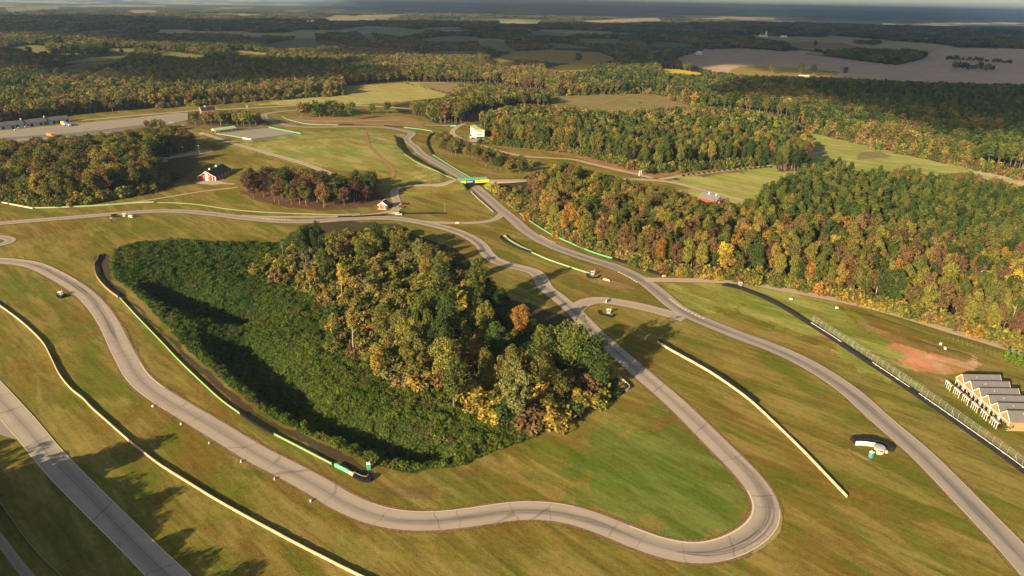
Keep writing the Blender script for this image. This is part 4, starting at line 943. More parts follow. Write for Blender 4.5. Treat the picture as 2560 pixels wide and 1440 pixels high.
# red brick tower building behind the grove
t = thing('pavilion', 'two storey red brick building with a dark roof behind the mixed grove', 'building', (-401.5, 903.0, 0), math.radians(-45) + math.pi * .0)
t.rotation_euler.z = math.atan2(913.3 - 904.1, -394.5 + 407.5) - math.pi / 2
gable(t, 10, 17, 5.2, 8.4, BRICK, BLACKROOF, .5, PINKTRIM)
c = MB().box((0, 6, 8.0), (2.2, 2.2, 1.6)).build('cupola', CREAM, t); MB().box((0, 6, 9.603), (2.6, 2.6, .8), 0, 0, .1).build('cupola_roof', GREYP, c)
for zz in (.8, 3.2):
    for xx in (-2.6, 0, 2.6): win(t, xx, 0, zz, 1.0, 1.2)
for yy in (4, 9, 14): win(t, 5.0, yy, 1.2, 1.2, 1.4, '+x')
# open pavilion with green roof
t = thing('pavilion', 'open sided pavilion with a long pale green roof near the paved rectangle', 'pavilion', (-333.0, 772.0, 0), 0)
t.rotation_euler.z = math.atan2(20, 16) - math.pi / 2
LP = 26
MB().prism([(-4.2, 2.7), (0, 4.6), (4.2, 2.7), (4.2, 2.85), (0, 4.8), (-4.2, 2.85)], 0, LP).build('roof', GREENROOF, t)
MB().prism([(-3.9, 2.75), (3.9, 2.75), (0, 4.5)], .05, .2).build('gable_panel', WHITE, t)
for yy in np.linspace(.6, LP - .6, 6):
    for xx in (-3.6, 3.6): MB().box((xx, yy, 0), (.25, .25, 2.72)).build('post', WHITE, t)
for yy in np.linspace(3, LP - 3, 5): MB().box((0, yy, 0), (2.2, .8, .75)).build('picnic_bench', WOOD, t)

# bridge
t = thing('bridge', 'low road bridge over the track with yellow and blue banners and a green rail', 'bridge', (BR[0], BR[1], 0), math.atan2(BU[1], BU[0]))
YEL = M('yellow_banner', (.78, .58, .03), .6, .06, 1); BLU = M('navy_banner', (.014, .035, .13), .6, .1, 1)
MB().box((0, 0, 3.95), (25, 8.6, .95)).build('deck', CREAM, t)
MB().box((0, 0, 4.905), (25.4, 7.4, .06)).build('roadway', LANE, t)
for s in (-1, 1): MB().box((s * 11.6, 0, -.4), (1.6, 8.4, 4.34)).build('abutment', CREAM, t)
MB().box((0, 4.15, 4.90), (25.4, .2, 1.35)).build('far_rail', TRACKGREEN, t)
nr = MB().box((0, -4.15, 4.90), (25.4, .2, 1.15)).build('near_rail', TRACKGREEN, t)
for xa, xb, m_, nm in ((-11.6, -7.9, YEL, 'yellow_banner'), (-7.8, -.1, BLU, 'blue_banner'), (0, 11.6, YEL, 'yellow_banner')):
    bn = MB().box(((xa + xb) / 2, -4.33, 3.7), (xb - xa, .12, 2.25)).build(nm, m_, nr)
    if m_ is BLU:
        mb = MB(); xx = xa + .5                  # white lettering, too small to read in the photograph
        for wq in (.6, .4, .55, .6, .45, .55, .4, .6):
            mb.box((xx + wq / 2, -4.41, 4.55), (wq, .03, .75)); xx += wq + .14
        mb.build('lettering', WHITE, bn) if False else mb.build('white_stripe', WHITE, t)
MB().box((12.6, -6.2, 0), (3.4, 2.6, 2.2), .5, 0, .6).build('end_block', CREAM, t)

# ------------------------------------------------------------------ vehicles
def car(label, px, rz, mat, L_=4.4, w=1.8, h=1.45, group=None, z=0.0):
    p = hit(*px); t = thing('parked_car', label, 'car', (p[0], p[1], p[2] + z + .1), rz, group)
    MB().prism([(-L_ / 2, .3), (-L_ / 2 + .1, .78), (-L_ * .22, .85), (L_ * .3, .82), (L_ / 2, .68), (L_ / 2, .3)], -w / 2, w / 2).build('body', mat, t)
    MB().prism([(-L_ * .36, .852), (-L_ * .26, h), (L_ * .08, h), (L_ * .24, .842)], -w * .42, w * .42).build('cabin', GLASS, t)
    MB().prism([(-L_ * .27, h + .002), (L_ * .09, h + .002), (L_ * .08, h + .06), (-L_ * .26, h + .06)], -w * .41, w * .41).build('roof', mat, t)
    for sx in (-.3, .3):
        for sy in (-1, 1): MB().tube([(L_ * sx, sy * w * .40, .32), (L_ * sx, sy * w * .52, .32)], .32, 10).build('wheel', RUBBER, t)
    return t
CARR = M('dark_red_paint', (.22, .02, .025), .3, .08, 1, .5); CARW = M('white_car_paint', (.78, .76, .72), .3, .05, 1, .5); CARD = M('black_car_paint', (.015, .015, .017), .3, .1, 1, .5); CARS = M('silver_car_paint', (.35, .36, .37), .3, .08, 1, .5)
car('dark red car parked on the grass beside the red hut', (1003, 519), .15, CARR)
car('black car parked above the dark red car', (1011, 511), .12, CARD)
car('white topped black car parked on the pale lane near the round bushes', (1690, 450), -.2, CARD); car('white car beside the black tyre wall at the lane junction', (997, 537), .0, CARW)
car('white car by the left end of the pit building', (50, 321), .9, CARW); car('white van parked by the middle of the pit building', (68, 318), .9, CARW, 5.2, 2.0, 2.2)
car('white car second from the left outside the pit building', (42, 325), .9, CARW); car('dark car outside the pit building beside two white ones', (36, 323), .9, CARD)
car('silver car on the dark strip of the paddock', (84, 345), .9, CARS); car('black car behind the silver car on the paddock', (91, 346), .9, CARD)
car('silver car parked under the trees at the end of the paddock', (430, 308), .7, CARW); car('white car parked under trees beside the mixed grove', (459, 315), .7, CARW); car('small white car on the lane near the green roofed pavilion', (505, 336), .5, CARW, 4.2)
def truck(label, px, rz, m1, m2, L_=11, low=False):
    p = hit(*px); t = thing('truck', label, 'truck', (p[0], p[1], p[2] + .15), rz)
    MB().box((0, 0, 1.0), (L_, 2.6, 2.9)).build('trailer', m1, t)
    MB().prism([(L_ / 2 + .3, .5), (L_ / 2 + 2.5, .5), (L_ / 2 + 2.5, 1.6), (L_ / 2 + 2.0, 2.8), (L_ / 2 + .3, 2.9)], -1.2, 1.2).build('cab', m2, t)
    for sx in (-L_ * .38, -L_ * .27, L_ * .36, L_ / 2 + 1.5):
        for sy in (-1, 1): MB().tube([(sx, sy * 1.0, .5), (sx, sy * 1.32, .5)], .5, 10).build('wheel', RUBBER, t)
    return t
truck('large orange truck on the dark strip of the paddock', (127, 343), -.65, ORANGE, ORANGE, 12)
truck('blue and white race transporter at the right end of the pit building', (170, 315), -.7, M('blue_paint', (.05, .09, .3), .4, .1, 1), WHITE, 8)
truck('yellow and white race transporter next to the blue one', (159, 313), -.7, M('yellow_paint', (.6, .55, .15), .4, .1, 1), WHITE, 8)
t = thing('shed', 'low tan shed beside the white car at the lane junction', 'shed', tuple(hit(988, 534)), 0)
MB().box((0, 0, 0), (4.6, 2.4, 1.7)).build('wall', M('tan_boards', (.22, .18, .09), .9, .2, 1), t); MB().box((0, 0, 1.703), (5.0, 2.8, .18)).build('roof', WOOD, t)

# ------------------------------------------------------------------ poles, signs and small things
def pole(name, label, cat, px, h, r=.12, head=None):
    p = hit(*px); t = thing(name, label, cat, tuple(p)); MB().tube([(0, 0, 0), (0, 0, h)], [r, r * .7], 6).build('pole', STEEL, t)
    if head: MB().box((0, 0, h), head).build('lamp_head', GREYP, t)
    return t
pole('lamp_post', 'lamp post at the left of the pale gravel court', 'lamp post', (458, 389), 8, .15, (1.6, .5, .3)); pole('lamp_post', 'lamp post in the middle of the pale gravel court', 'lamp post', (499, 385), 8, .15, (1.6, .5, .3))
pole('lamp_post', 'lamp post beside the dark skip on the gravel court', 'lamp post', (429, 386), 7, .13, (1.4, .5, .3))
t = thing('skip', 'dark open skip on the left part of the gravel court', 'skip', tuple(hit(413, 393)), .4); MB().box((0, 0, .1), (8, 2.4, 2.0), 0, 0, 1.08).build('container', M('dark_steel', (.02, .022, .022), .6, .2, 2), t); MB().box((0, 0, 2.103), (7.6, 2.2, .1)).build('load', WOOD, t)
wall('low_wall', 'low dark wall left of the gravel court', 'wall', [(394, 407), (420, 403)], 1.2, .4, GREYP)
pole('flag_pole', 'white flag pole beside the green sign by the white house', 'pole', (1137, 316), 11, .16); pole('flag_pole', 'grey pole left of the white flag pole by the white house', 'pole', (1130, 314), 9, .14)
t = thing('sign_board', 'low green sign under the flag poles by the white house', 'sign', tuple(hit(1133, 317)), .3); MB().box((0, 0, .5), (6.5, .25, 1.1)).build('panel', MINT, t); MB().box((-2.5, 0, 0), (.25, .25, .5)).box((2.5, 0, 0), (.25, .25, .5)).build('post', WHITE, t)
for px, lb in (((1598, 440), 'left one of two white gate pillars where the pale lanes meet'), ((1602, 439), 'right one of two white gate pillars where the pale lanes meet')):
    t = thing('gate_pillar', lb, 'pillar', tuple(hit(*px)), .3, 'white gate pillars'); MB().box((0, 0, 0), (.7, .7, 4.2)).build('shaft', WHITE, t); MB().box((0, 0, 4.203), (.95, .95, .3), 0, 0, .5).build('cap', WHITE, t)
t = pole('scaffold_tower', 'thin lattice tower standing behind the mixed grove', 'tower', (619, 277), .1)
mb = MB()
for dx in (-1, 1):
    for dy in (-1, 1): mb.tube([(dx, dy, 0), (dx, dy, 7)], .12, 4)
for zz in (2.2, 4.6): mb.box((0, 0, zz), (2.3, 2.3, .15))
mb.build('frame', STEEL, t); MB().box((0, 0, 7), (2.6, 2.6, .3)).box((0, 0, 4.76), (2.2, 2.2, 1.0)).build('platform', M('grey_green_sheet', (.2, .27, .24), .6, .1, 1), t)
pole('marker_post', 'thin pale post at the right end of the tyre wall by the lane junction', 'post', (1112, 533), 7, .10)
for k, (px, lb) in enumerate((((1977, 749), 'white utility box on the grass behind the upper black tyre wall'), ((2092, 771), 'low white cabinet at the start of the dark ditch'), ((2352, 861), 'pale utility box near the row of small stakes'), ((2362, 872), 'small cream cover below the pale utility box'))):
    t = thing('utility_box', lb, 'box', tuple(hit(*px)), .4 * k); MB().box((0, 0, 0), (1.3, .9, .8), 0, 0, .9).build('cabinet', WHITE, t); MB().box((0, 0, .803), (1.4, 1.0, .1)).build('lid', CREAM, t)
for k, u in enumerate(np.linspace(0, 1, 12)):
    px = (2371 + u * 128, 846 + u * 47)
    t = thing('tree_stake', 'young sapling tied to a stake in the sloping row of twelve above the cottages', 'sapling', tuple(hit(*px)), 0, 'row of staked saplings'); MB().tube([(0, 0, 0), (.1, 0, 1.5)], .06, 5).build('stake', WOOD, t)
    MB().tube([(.1, 0, 1.2), (.1, 0, 1.6), (.1, 0, 2.1)], [.05, .25, .05], 6).build('crown', M('sapling_leaf_%d' % k, (.05, .06, .02), .9, .4, 3) if k == 0 else bpy.data.materials['sapling_leaf_0'], t)
wall('stone_edging', 'jumble of pale stone edging by the gravel road at the right edge', 'edging', [(2412, 824), (2440, 833), (2475, 842), (2510, 853), (2545, 864), (2580, 876)], .9, 1.3, M('pale_rubble', (.42, .38, .31), .9, .4, .7), wob=.5)
t = thing('storage_box', 'two pale tanks beside the gravel road at right', 'box', tuple(hit(2421, 830)), .3); MB().box((-1, 0, 0), (1.3, 1.4, 1.3)).build('tank', WHITE, t); MB().box((1, 0, 0), (1.3, 1.4, 1.3)).build('tank', WHITE, t)
t = thing('tarpaulin', 'green and black covered pile beside the gravel road at right', 'pile', tuple(hit(2450, 836)), -.3); MB().box((-1.5, 0, 0), (5, 2.0, .9), 0, 0, .7).build('green_sheet', M('green_sheet', (.16, .3, .2), .7, .2, 1), t); MB().box((3.6, -.4, 0), (4, 1.8, .8), 0, 0, .7).build('black_sheet', RUBBER, t)
# far farm buildings
def farm(label, px, w, d, h, rz, wallm, roofm, silo=False, px2=None):
    p = hit(*px); t = thing('farm_building', label, 'farm building', tuple(p), rz)
    gable(t, w, d, h * .55, h, wallm, roofm, .3)
    if silo:
        for dx, hh in ((w * .9, h * 2.6), (w * 1.5, h * 1.8)):
            s_ = MB().tube([(dx, 4, 0), (dx, 4, hh)], [w * .18, w * .18], 10).build('silo', WHITE, t); MB().tube([(dx, 4, hh), (dx, 4, hh + w * .15)], [w * .18, .2], 10).build('dome', WHITE, s_)
    return t
WR = M('white_metal_roof', (.5, .48, .44), .5, .08, .3)
for a in [('white farm building with a wide pale roof among far left fields', (286, 119), 14, 24, 8, 1.4, WHITE, WR), ('small white farm shed left of the far wide roofed barn', (231, 123), 8, 12, 5, 1.3, WHITE, WR), ('low white farm shed right of the far wide roofed barn', (317, 118), 9, 18, 4, 1.3, WHITE, WR),
          ('tiny white house among dark far woods at upper left', (771, 57), 22, 28, 11, .3, WHITE, WHITE), ('second tiny white house beside it in the dark far woods', (787, 57), 26, 34, 13, .8, WHITE, WHITE),
          ('white farm with two tall silos in the far dark woods', (1918, 92), 18, 40, 9, 1.4, WHITE, WR), ('white shed right of the far silo farm', (1964, 94), 20, 30, 10, .4, WHITE, WR), ('small white barn on the green far field', (1883, 110), 14, 20, 8, .3, WHITE, WR),
          ('pale farmhouse in the purple brown field', (1752, 137), 12, 16, 10, .5, CREAM, WR), ('long white shed at the top of the purple brown field', (1776, 119), 8, 34, 4, 1.5, WHITE, WR), ('white shed under the three lone trees of the field', (2022, 191), 4, 22, 2.4, 1.5, GREYP, WR),
          ('tiny white house in the far right woods', (2441, 82), 24, 30, 11, .4, WHITE, WHITE), ('pale shed at left among far dark trees', (1725, 99), 18, 26, 8, 1.2, CREAM, WR), ('white barn roof in the far hazy country at centre', (2238, 63), 40, 120, 12, 1.4, WHITE, WR)]:
    farm(*a, silo='silos' in a[0])
# ------------------------------------------------------------------ foliage materials
def leaf_mat(name, attr):
    m, nt, N, L, b = new_mat(name)
    if attr == 'OBJECT':
        c = N.new('ShaderNodeObjectInfo').outputs['Color']
    else:
        c = nd(nt, 'ShaderNodeAttribute', attribute_name='tint', attribute_type='INSTANCER').outputs['Color']
    g = N.new('ShaderNodeNewGeometry')
    hs = nd(nt, 'ShaderNodeHueSaturation')
    pr = nd(nt, 'ShaderNodeMapRange', i_3=.55, i_4=1.55); L.new(g.outputs['Random Per Island'], pr.inputs[0]); L.new(pr.outputs[0], hs.inputs['Value'])
    n = noise(nt, g.outputs['Position'], .28, 2, .6)
    hr = nd(nt, 'ShaderNodeMapRange', i_1=.3, i_2=.7, i_3=.485, i_4=.517); L.new(n, hr.inputs[0]); L.new(hr.outputs[0], hs.inputs['Hue'])
    L.new(c, hs.inputs['Color'])
    N.remove(b)
    d = N.new('ShaderNodeBsdfDiffuse'); t = N.new('ShaderNodeBsdfTranslucent'); mx = nd(nt, 'ShaderNodeMixShader', i_0=.28)
    L.new(hs.outputs[0], d.inputs[0]); L.new(hs.outputs[0], t.inputs[0]); L.new(d.outputs[0], mx.inputs[1]); L.new(t.outputs[0], mx.inputs[2])
    L.new(mx.outputs[0], N['Material Output'].inputs['Surface'])
    return m
LEAF_O, LEAF_I = leaf_mat('tree_foliage', 'OBJECT'), leaf_mat('woodland_foliage', 'INSTANCER')
BARK = M('grey_brown_bark', (.13, .10, .075), .9, .3, 1); BARKGREY = M('bare_grey_bark', (.17, .14, .11), .9, .2, 1); BARKPALE = M('pale_bark', (.34, .28, .22), .9, .2, 1)

def leaves(C, Rr, nq, qs, rg, flat_=.55, jit=.65, up=.25):
    """leaf sprays on the skins of lobes: centres C, radii Rr"""
    k = len(C); idx = rg.integers(0, k, nq)
    d = rg.normal(size=(nq, 3)); d[:, 2] += .35; d /= np.linalg.norm(d, axis=1)[:, None]
    P = C[idx] + d * (Rr[idx] * rg.uniform(.78, 1.08, nq))[:, None]
    nn = d + rg.normal(size=(nq, 3)) * jit; nn[:, 2] += up; nn /= np.linalg.norm(nn, axis=1)[:, None]
    a = np.cross(nn, rg.normal(size=(nq, 3))); a /= np.linalg.norm(a, axis=1)[:, None]; b = np.cross(nn, a)
    s = qs * rg.uniform(.6, 1.35, nq)[:, None]; w = s * rg.uniform(flat_, 1, (nq, 1))
    V = np.stack([P - a * s - b * w * .5, P - a * s * .1 - b * w, P + a * s + b * w * .35, P + a * .2 * s + b * w], 1).reshape(-1, 3)
    return V, np.arange(nq * 4).reshape(-1, 4)

KINDS = {  # height 20 m: (centre z, rx, rz, lobes, lobe radius, top heavy)
    'broad': (12.0, 6.0, 7.6, 44, (.9, 2.5)), 'oval': (11.4, 4.5, 8.4, 42, (.8, 2.0)), 'round': (12.2, 5.1, 7.2, 40, (.9, 2.3)), 'pine': (13.2, 3.5, 6.2, 40, (.9, 1.5)),
    'slim': (13.5, 2.2, 6.2, 20, (.8, 1.3)), 'sparse': (12.6, 4.4, 7.0, 22, (.9, 1.6)), 'ragged': (11.0, 5.0, 8.6, 34, (.7, 2.2)),
}
def crown_geo(kind, seed, nq, qs):
    rg = np.random.default_rng(seed); cz, rx, rz, nl, lr = KINDS[kind]
    d = rg.normal(size=(nl, 3)); d /= np.linalg.norm(d, axis=1)[:, None]
    rad = rg.uniform(.25, 1.0, nl) ** .45
    C = d * rad[:, None] * np.array([rx, rx, rz])[None] * .80
    if kind == 'pine': C[:, :2] *= np.clip(1.15 - (C[:, 2:3] + rz) / (2.6 * rz), .3, 1)
    if kind == 'oval': C[:, :2] *= np.clip(1.2 - (C[:, 2:3] + rz) / (3.4 * rz), .4, 1)
    C += rg.normal(size=(nl, 3)) * .5; C[:, 2] += cz
    R_ = rg.uniform(*lr, nl) * np.where(rad < .6, 1.25, 1)
    return leaves(C, R_, nq, qs, rg)

def trunk_mb(kind, seed, h=15.0, r=.34, limbs=7):
    rd = random.Random(seed); mb = MB()
    pts, rr = [], []
    x = y = 0
    for k in range(6):
        z = h * k / 5; pts.append((x, y, z - .3)); rr.append(r * (1 - .8 * k / 5) + (.12 if k == 0 else 0)); x += rd.uniform(-.25, .25); y += rd.uniform(-.25, .25)
    mb.tube(pts, rr, 6, cap=False)
    for k in range(limbs):
        z = h * rd.uniform(.42, .95); a = rd.uniform(0, 6.28); L_ = rd.uniform(2.2, 4.6) * (1.15 - z / h * .5)
        mb.tube([(0, 0, z), (L_ * .5 * math.cos(a), L_ * .5 * math.sin(a), z + L_ * .45), (L_ * math.cos(a + .2), L_ * math.sin(a + .2), z + L_ * .95)], [r * .42, r * .26, .05], 5, cap=False)
    return mb

def shrub_geo(seed, nq, qs):
    rg = np.random.default_rng(seed); nl = 14
    a = rg.uniform(0, 6.28, nl); q = rg.uniform(0, 1, nl) ** .5 * 2.0
    C = np.stack([q * np.cos(a), q * np.sin(a), rg.uniform(.6, 3.6, nl) * (1.15 - q / 3.2)], 1); return leaves(C, rg.uniform(.7, 1.25, nl), nq, qs, rg)

def bare_mb(seed, h=15):
    rd = random.Random(seed); mb = trunk_mb('bare', seed, h, .22, 0)
    def br(p, a, el, L_, r, dep):
        q = (p[0] + L_ * math.cos(a) * math.cos(el), p[1] + L_ * math.sin(a) * math.cos(el), p[2] + L_ * math.sin(el)); mb.tube([p, q], [r, r * .5], 4, cap=False)
        if dep:
            for _ in range(3): br(q, a + rd.uniform(-.9, .9), el + rd.uniform(-.3, .35), L_ * .62, r * .55, dep - 1)
    for k in range(11): br((0, 0, h * rd.uniform(.5, .97)), rd.uniform(0, 6.28), rd.uniform(.5, 1.1), rd.uniform(2, 3.4), .09, 2)
    return mb

# colours (reflectance of the leaves)
TINT = {'dark brown': (.055, .034, .020), 'dark green': (.026, .040, .013), 'deep green': (.040, .058, .016), 'mid green': (.072, .084, .020), 'olive': (.098, .090, .024), 'yellow green': (.135, .125, .026), 'golden': (.19, .138, .030),
        'yellow': (.27, .195, .032), 'orange': (.20, .105, .026), 'rust': (.120, .074, .032), 'red brown': (.092, .052, .030), 'tan': (.15, .105, .045), 'pale green': (.112, .115, .038), 'grey': (.16, .14, .11)}
TINT = {k: tuple(1.2 * q for q in v) for k, v in TINT.items()}
KEYS = list(TINT)
MIXES = {'mixed': {'mid green': .18, 'deep green': .13, 'olive': .26, 'yellow green': .14, 'golden': .07, 'rust': .09, 'red brown': .04, 'tan': .08, 'orange': .01},
         'front': {'mid green': .12, 'deep green': .14, 'olive': .17, 'yellow green': .15, 'golden': .09, 'yellow': .02, 'rust': .15, 'red brown': .13, 'orange': .03},
         'green': {'dark green': .06, 'deep green': .28, 'mid green': .34, 'olive': .20, 'yellow green': .08, 'golden': .02, 'rust': .02},
         'pines': {'dark green': .08, 'deep green': .42, 'mid green': .36, 'olive': .14}, 'red': {'red brown': .22, 'dark brown': .30, 'olive': .20, 'deep green': .2, 'rust': .08},
         'gold': {'olive': .29, 'yellow green': .24, 'golden': .15, 'rust': .10, 'tan': .04, 'mid green': .10, 'deep green': .05, 'orange': .03}, 'left': {'olive': .36, 'yellow green': .13, 'golden': .08, 'rust': .13, 'mid green': .16, 'deep green': .14},
         'far': {'dark green': .14, 'deep green': .28, 'mid green': .22, 'olive': .24, 'tan': .05, 'rust': .03, 'yellow green': .04}, 'autumn': {'olive': .34, 'golden': .07, 'rust': .16, 'tan': .16, 'mid green': .16, 'orange': .015, 'yellow green': .10}}
def pick(mix, n):
    ks = list(MIXES[mix]); p = np.array([MIXES[mix][k] for k in ks]); return np.array([KEYS.index(k) for k in ks])[rng.choice(len(ks), n, p=p / p.sum())]

# ------------------------------------------------------------------ where the trees stand
def sample(poly, spacing, margin=True, top=.72, hr=(15, 22), jit=.42):
    Pw_ = np.array([flat(max(-600, min(3160, a)), max(30, b)) for a, b in poly]); lo, hi = Pw_.min(0) - 15, Pw_.max(0) + 60
    gx, gy = np.meshgrid(np.arange(lo[0], hi[0], spacing), np.arange(lo[1], hi[1], spacing))
    gx[1::2] += spacing / 2
    x = gx.ravel() + rng.uniform(-jit, jit, gx.size) * spacing; y = gy.ravel() + rng.uniform(-jit, jit, gx.size) * spacing
    m = y > 60; x, y = x[m], y[m]
    h = rng.uniform(hr[0], hr[1], len(x)); z = land(x, y)
    ax, ay = proj(x, y, z); bx, by = proj(x, y, z + h * top)
    k = inpoly(ax, ay, poly) & inpoly(bx, by, poly)
    return x[k], y[k], z[k], h[k]
T = dict(x=[], y=[], z=[], h=[], c=[], k=[], w=[], reg=[])
KN = list(KINDS)
REGIONS = ['right', 'mid', 'left', 'red', 'strip', 'oaks', 'back', 'grove', 'clump', 'far', 'centre']
def put(reg, x, y, z, h, c, k, w=None):
    T['x'].append(x); T['y'].append(y); T['z'].append(z); T['h'].append(h); T['c'].append(c); T['k'].append(k); T['w'].append(np.ones(len(x)) if w is None else w); T['reg'].append(np.full(len(x), REGIONS.index(reg)))
def kinds(n, names): return rng.choice([KN.index(a) for a in names], n)

# right-hand wood: pines at the back right, coloured broadleaves in front
x, y, z, h = sample(W_RIGHT, 5.5, hr=(13, 24), top=.8)
ax, ay = proj(x, y, z); 
pine = inpoly(ax, ay, [(1880, 520), (1990, 450), (2140, 455), (2300, 480), (2440, 495), (2700, 560), (2700, 700), (2500, 680), (2340, 640), (2200, 610), (2080, 600), (1960, 590), (1890, 570)]) & (fbm(x / 25, y / 25, 9, 2) > .22)
redtop = inpoly(ax, ay, [(2200, 470), (2400, 455), (2600, 490), (2600, 540), (2380, 510), (2220, 500)])
low = inpoly(ax, ay, [(1225, 455), (1320, 470), (1360, 560), (1420, 590), (1260, 490)])
c = pick('mixed', len(x)); c = np.where(pine, pick('pines', len(x)), c)
fr = (ay > 640) & ~pine; c = np.where(fr, pick('front', len(x)), c); c = np.where(redtop & (rng.random(len(x)) < .6), pick('autumn', len(x)), c); c = np.where((ax < 1800) & (ay < 620) & (rng.random(len(x)) < .55), pick('gold', len(x)), c)
h = np.where(pine, rng.uniform(17, 23, len(x)), h); h = np.where(low, rng.uniform(5, 11, len(x)), h)
put('right', x, y, z, h, c, np.where(pine, KN.index('pine'), kinds(len(x), ['oval', 'round', 'ragged', 'oval', 'sparse'])))
# wood in the middle distance
x, y, z, h = sample(W_MID, 5.8, hr=(17, 27), top=.85); ax, ay = proj(x, y, z)
pn = (ax > 1430) & (ay > 325 + (ax - 1430) * .02) & (ax < 2000)
put('mid', x, y, z, h, np.where(pn, pick('green', len(x)), pick('mixed', len(x))), np.where(pn, kinds(len(x), ['pine', 'pine', 'pine', 'oval']), kinds(len(x), ['round', 'oval', 'broad', 'ragged'])))
x, y, z, h = sample(W_LEFT, 7.6, hr=(14, 25), top=.8); put('left', x, y, z, h, pick('left', len(x)), kinds(len(x), ['broad', 'round', 'round', 'ragged']))
x, y, z, h = sample(W_RED, 8.0, hr=(15, 22), top=.85); put('red', x, y, z, h, pick('red', len(x)), kinds(len(x), ['round', 'ragged', 'broad']))
x, y, z, h = sample(W_STRIP, 8.0, hr=(10, 17), top=.8); put('strip', x, y, z, h, pick('left', len(x)), kinds(len(x), ['sparse', 'oval', 'ragged']))
x, y, z, h = sample(W_OAKS, 13.0, hr=(17, 21), top=.9); put('oaks', x, y, z, h, pick('green', len(x)), kinds(len(x), ['broad', 'round']))
x, y, z, h = sample(W_BACK, 8.5, hr=(14, 22), top=.85); put('back', x, y, z, h, pick('left', len(x)), kinds(len(x), ['broad', 'round', 'ragged']))
x, y, z, h = sample(W_GROVE, 8.0, hr=(13, 18), top=.85); put('grove', x, y, z, h, pick('left', len(x)), kinds(len(x), ['broad', 'round']))
x, y, z, h = sample(W_CLUMP, 8.0, hr=(10, 15), top=.85); put('clump', x, y, z, h, pick('left', len(x)), kinds(len(x), ['broad', 'round']))
for px, hh, cc in [((932, 286), 15, 'mid green'), ((968, 284), 17, 'deep green'), ((878, 300), 18, 'deep green'), ((1960, 420), 22, 'dark green'), ((1985, 428), 22, 'dark green'), ((2005, 425), 20, 'dark green')]:
    p = hit(*px); put('oaks' if px[0] < 1000 else 'mid', *[np.array([v]) for v in (p[0], p[1], p[2], hh)], np.array([KEYS.index(cc)]), np.array([KN.index('broad')]))
# far woods, thinning their detail with distance
FIELDS = [p for p, c_, v_ in ZONES[1:50] if max(b for a, b in p) < 300]
def far_woods():
    r = 830.0; xs, ys, ss = [], [], []
    while r < 7600:
        s = max(7.6, r * .0066); n = int(math.radians(92) * r / s); a = np.radians(-46) + (np.arange(n) + rng.uniform(-.42, .42, n)) * s / r
        rr = r + rng.uniform(-.42, .42, n) * s; xs.append(rr * np.sin(a)); ys.append(rr * np.cos(a)); ss.append(np.full(n, s)); r += s
    x, y, s = map(np.concatenate, (xs, ys, ss)); r = np.hypot(x, y)
    h = rng.uniform(13, 22, len(x)); z = land(x, y); ax, ay = proj(x, y, z); bx, by = proj(x, y, z + h * .8)
    k = inpoly(ax, ay, W_FAR) & inpoly(bx, by, W_FAR) & (ax > -60) & (ax < 2620)
    for f in FIELDS:
        for q in (0, .3, .6, .95): k &= ~inpoly(ax + (bx - ax) * q, ay + (by - ay) * q, f)
    # openings between the far woods
    k &= ~((r > 2600) & (fbm(x / 420, y / 700, 77, 3) > .555))
    x, y, z, h, s, r, ax, ay = (q[k] for q in (x, y, z, h, s, r, ax, ay))
    c = np.where(fbm(x / 160, y / 160, 21, 2) > .52, pick('autumn', len(x)), pick('far', len(x)))
    pn = inpoly(ax, ay, [(1960, 232), (2300, 228), (2620, 235), (2620, 330), (2400, 312), (2150, 290)]) | (fbm(x / 260, y / 260, 55, 2) > .66)
    c = np.where(pn, pick('pines', len(x)), c)
    kk = np.where(pn, KN.index('pine'), kinds(len(x), ['broad', 'round', 'oval', 'ragged']))
    put('far', x, y, z, h, c, kk, np.maximum(1, s / 8.5))
far_woods()
# hedgerows and lone trees of the far fields
def row(pxs, step, hr, mix, kn):
    P = np.array([hit(*p)[:2] for p in pxs]); Q = along(catmull(P, 8), step); Q = Q + rng.normal(size=Q.shape) * step * .2
    put('far', Q[:, 0], Q[:, 1], land(Q[:, 0], Q[:, 1]), rng.uniform(*hr, len(Q)), pick(mix, len(Q)), kinds(len(Q), kn))
row([(1014, 211), (1050, 219), (1100, 231), (1134, 241)], 7, (2.5, 4.5), 'green', ['round'])
row([(2388, 172), (2405, 174), (2425, 176), (2450, 177), (2490, 179)], 13, (16, 26), 'pines', ['slim', 'oval'])
row([(2366, 150), (2420, 152), (2470, 156), (2530, 160)], 9, (10, 17), 'pines', ['round', 'broad']); row([(2060, 138), (2110, 145), (2160, 153), (2220, 160)], 11, (14, 20), 'pines', ['round', 'broad'])
row([(1600, 128), (1660, 130), (1700, 127), (1768, 122)], 12, (12, 18), 'pines', ['round', 'broad'])

T = {k: np.concatenate(v) for k, v in T.items()}

# nothing grows on a road, a lot or a building
def clear(x, y):
    k = np.ones(len(x), bool)
    for P_, w in ((P_NEAR, 9), (P_FAR, 9)):
        Pp = P_[::4]
        b = (x > Pp[:, 0].min() - 20) & (x < Pp[:, 0].max() + 20) & (y > Pp[:, 1].min() - 20) & (y < Pp[:, 1].max() + 20)
        i = np.nonzero(b)[0]
        d = np.full(len(i), 1e9)
        for a in range(0, len(Pp), 1): d = np.minimum(d, np.hypot(x[i] - Pp[a, 0], y[i] - Pp[a, 1]))
        k[i] &= d > w
    return k
for bx_, by_, rr in ((150, 527, 9), (-40, 772, 18), (-33, 557, 13), (-251, 573, 20), (-94, 488, 8)):
    m = np.hypot(T['x'] - bx_, T['y'] - by_) > rr; T = {k: v[m] for k, v in T.items()}
m = clear(T['x'], T['y']); T = {k: v[m] for k, v in T.items()}

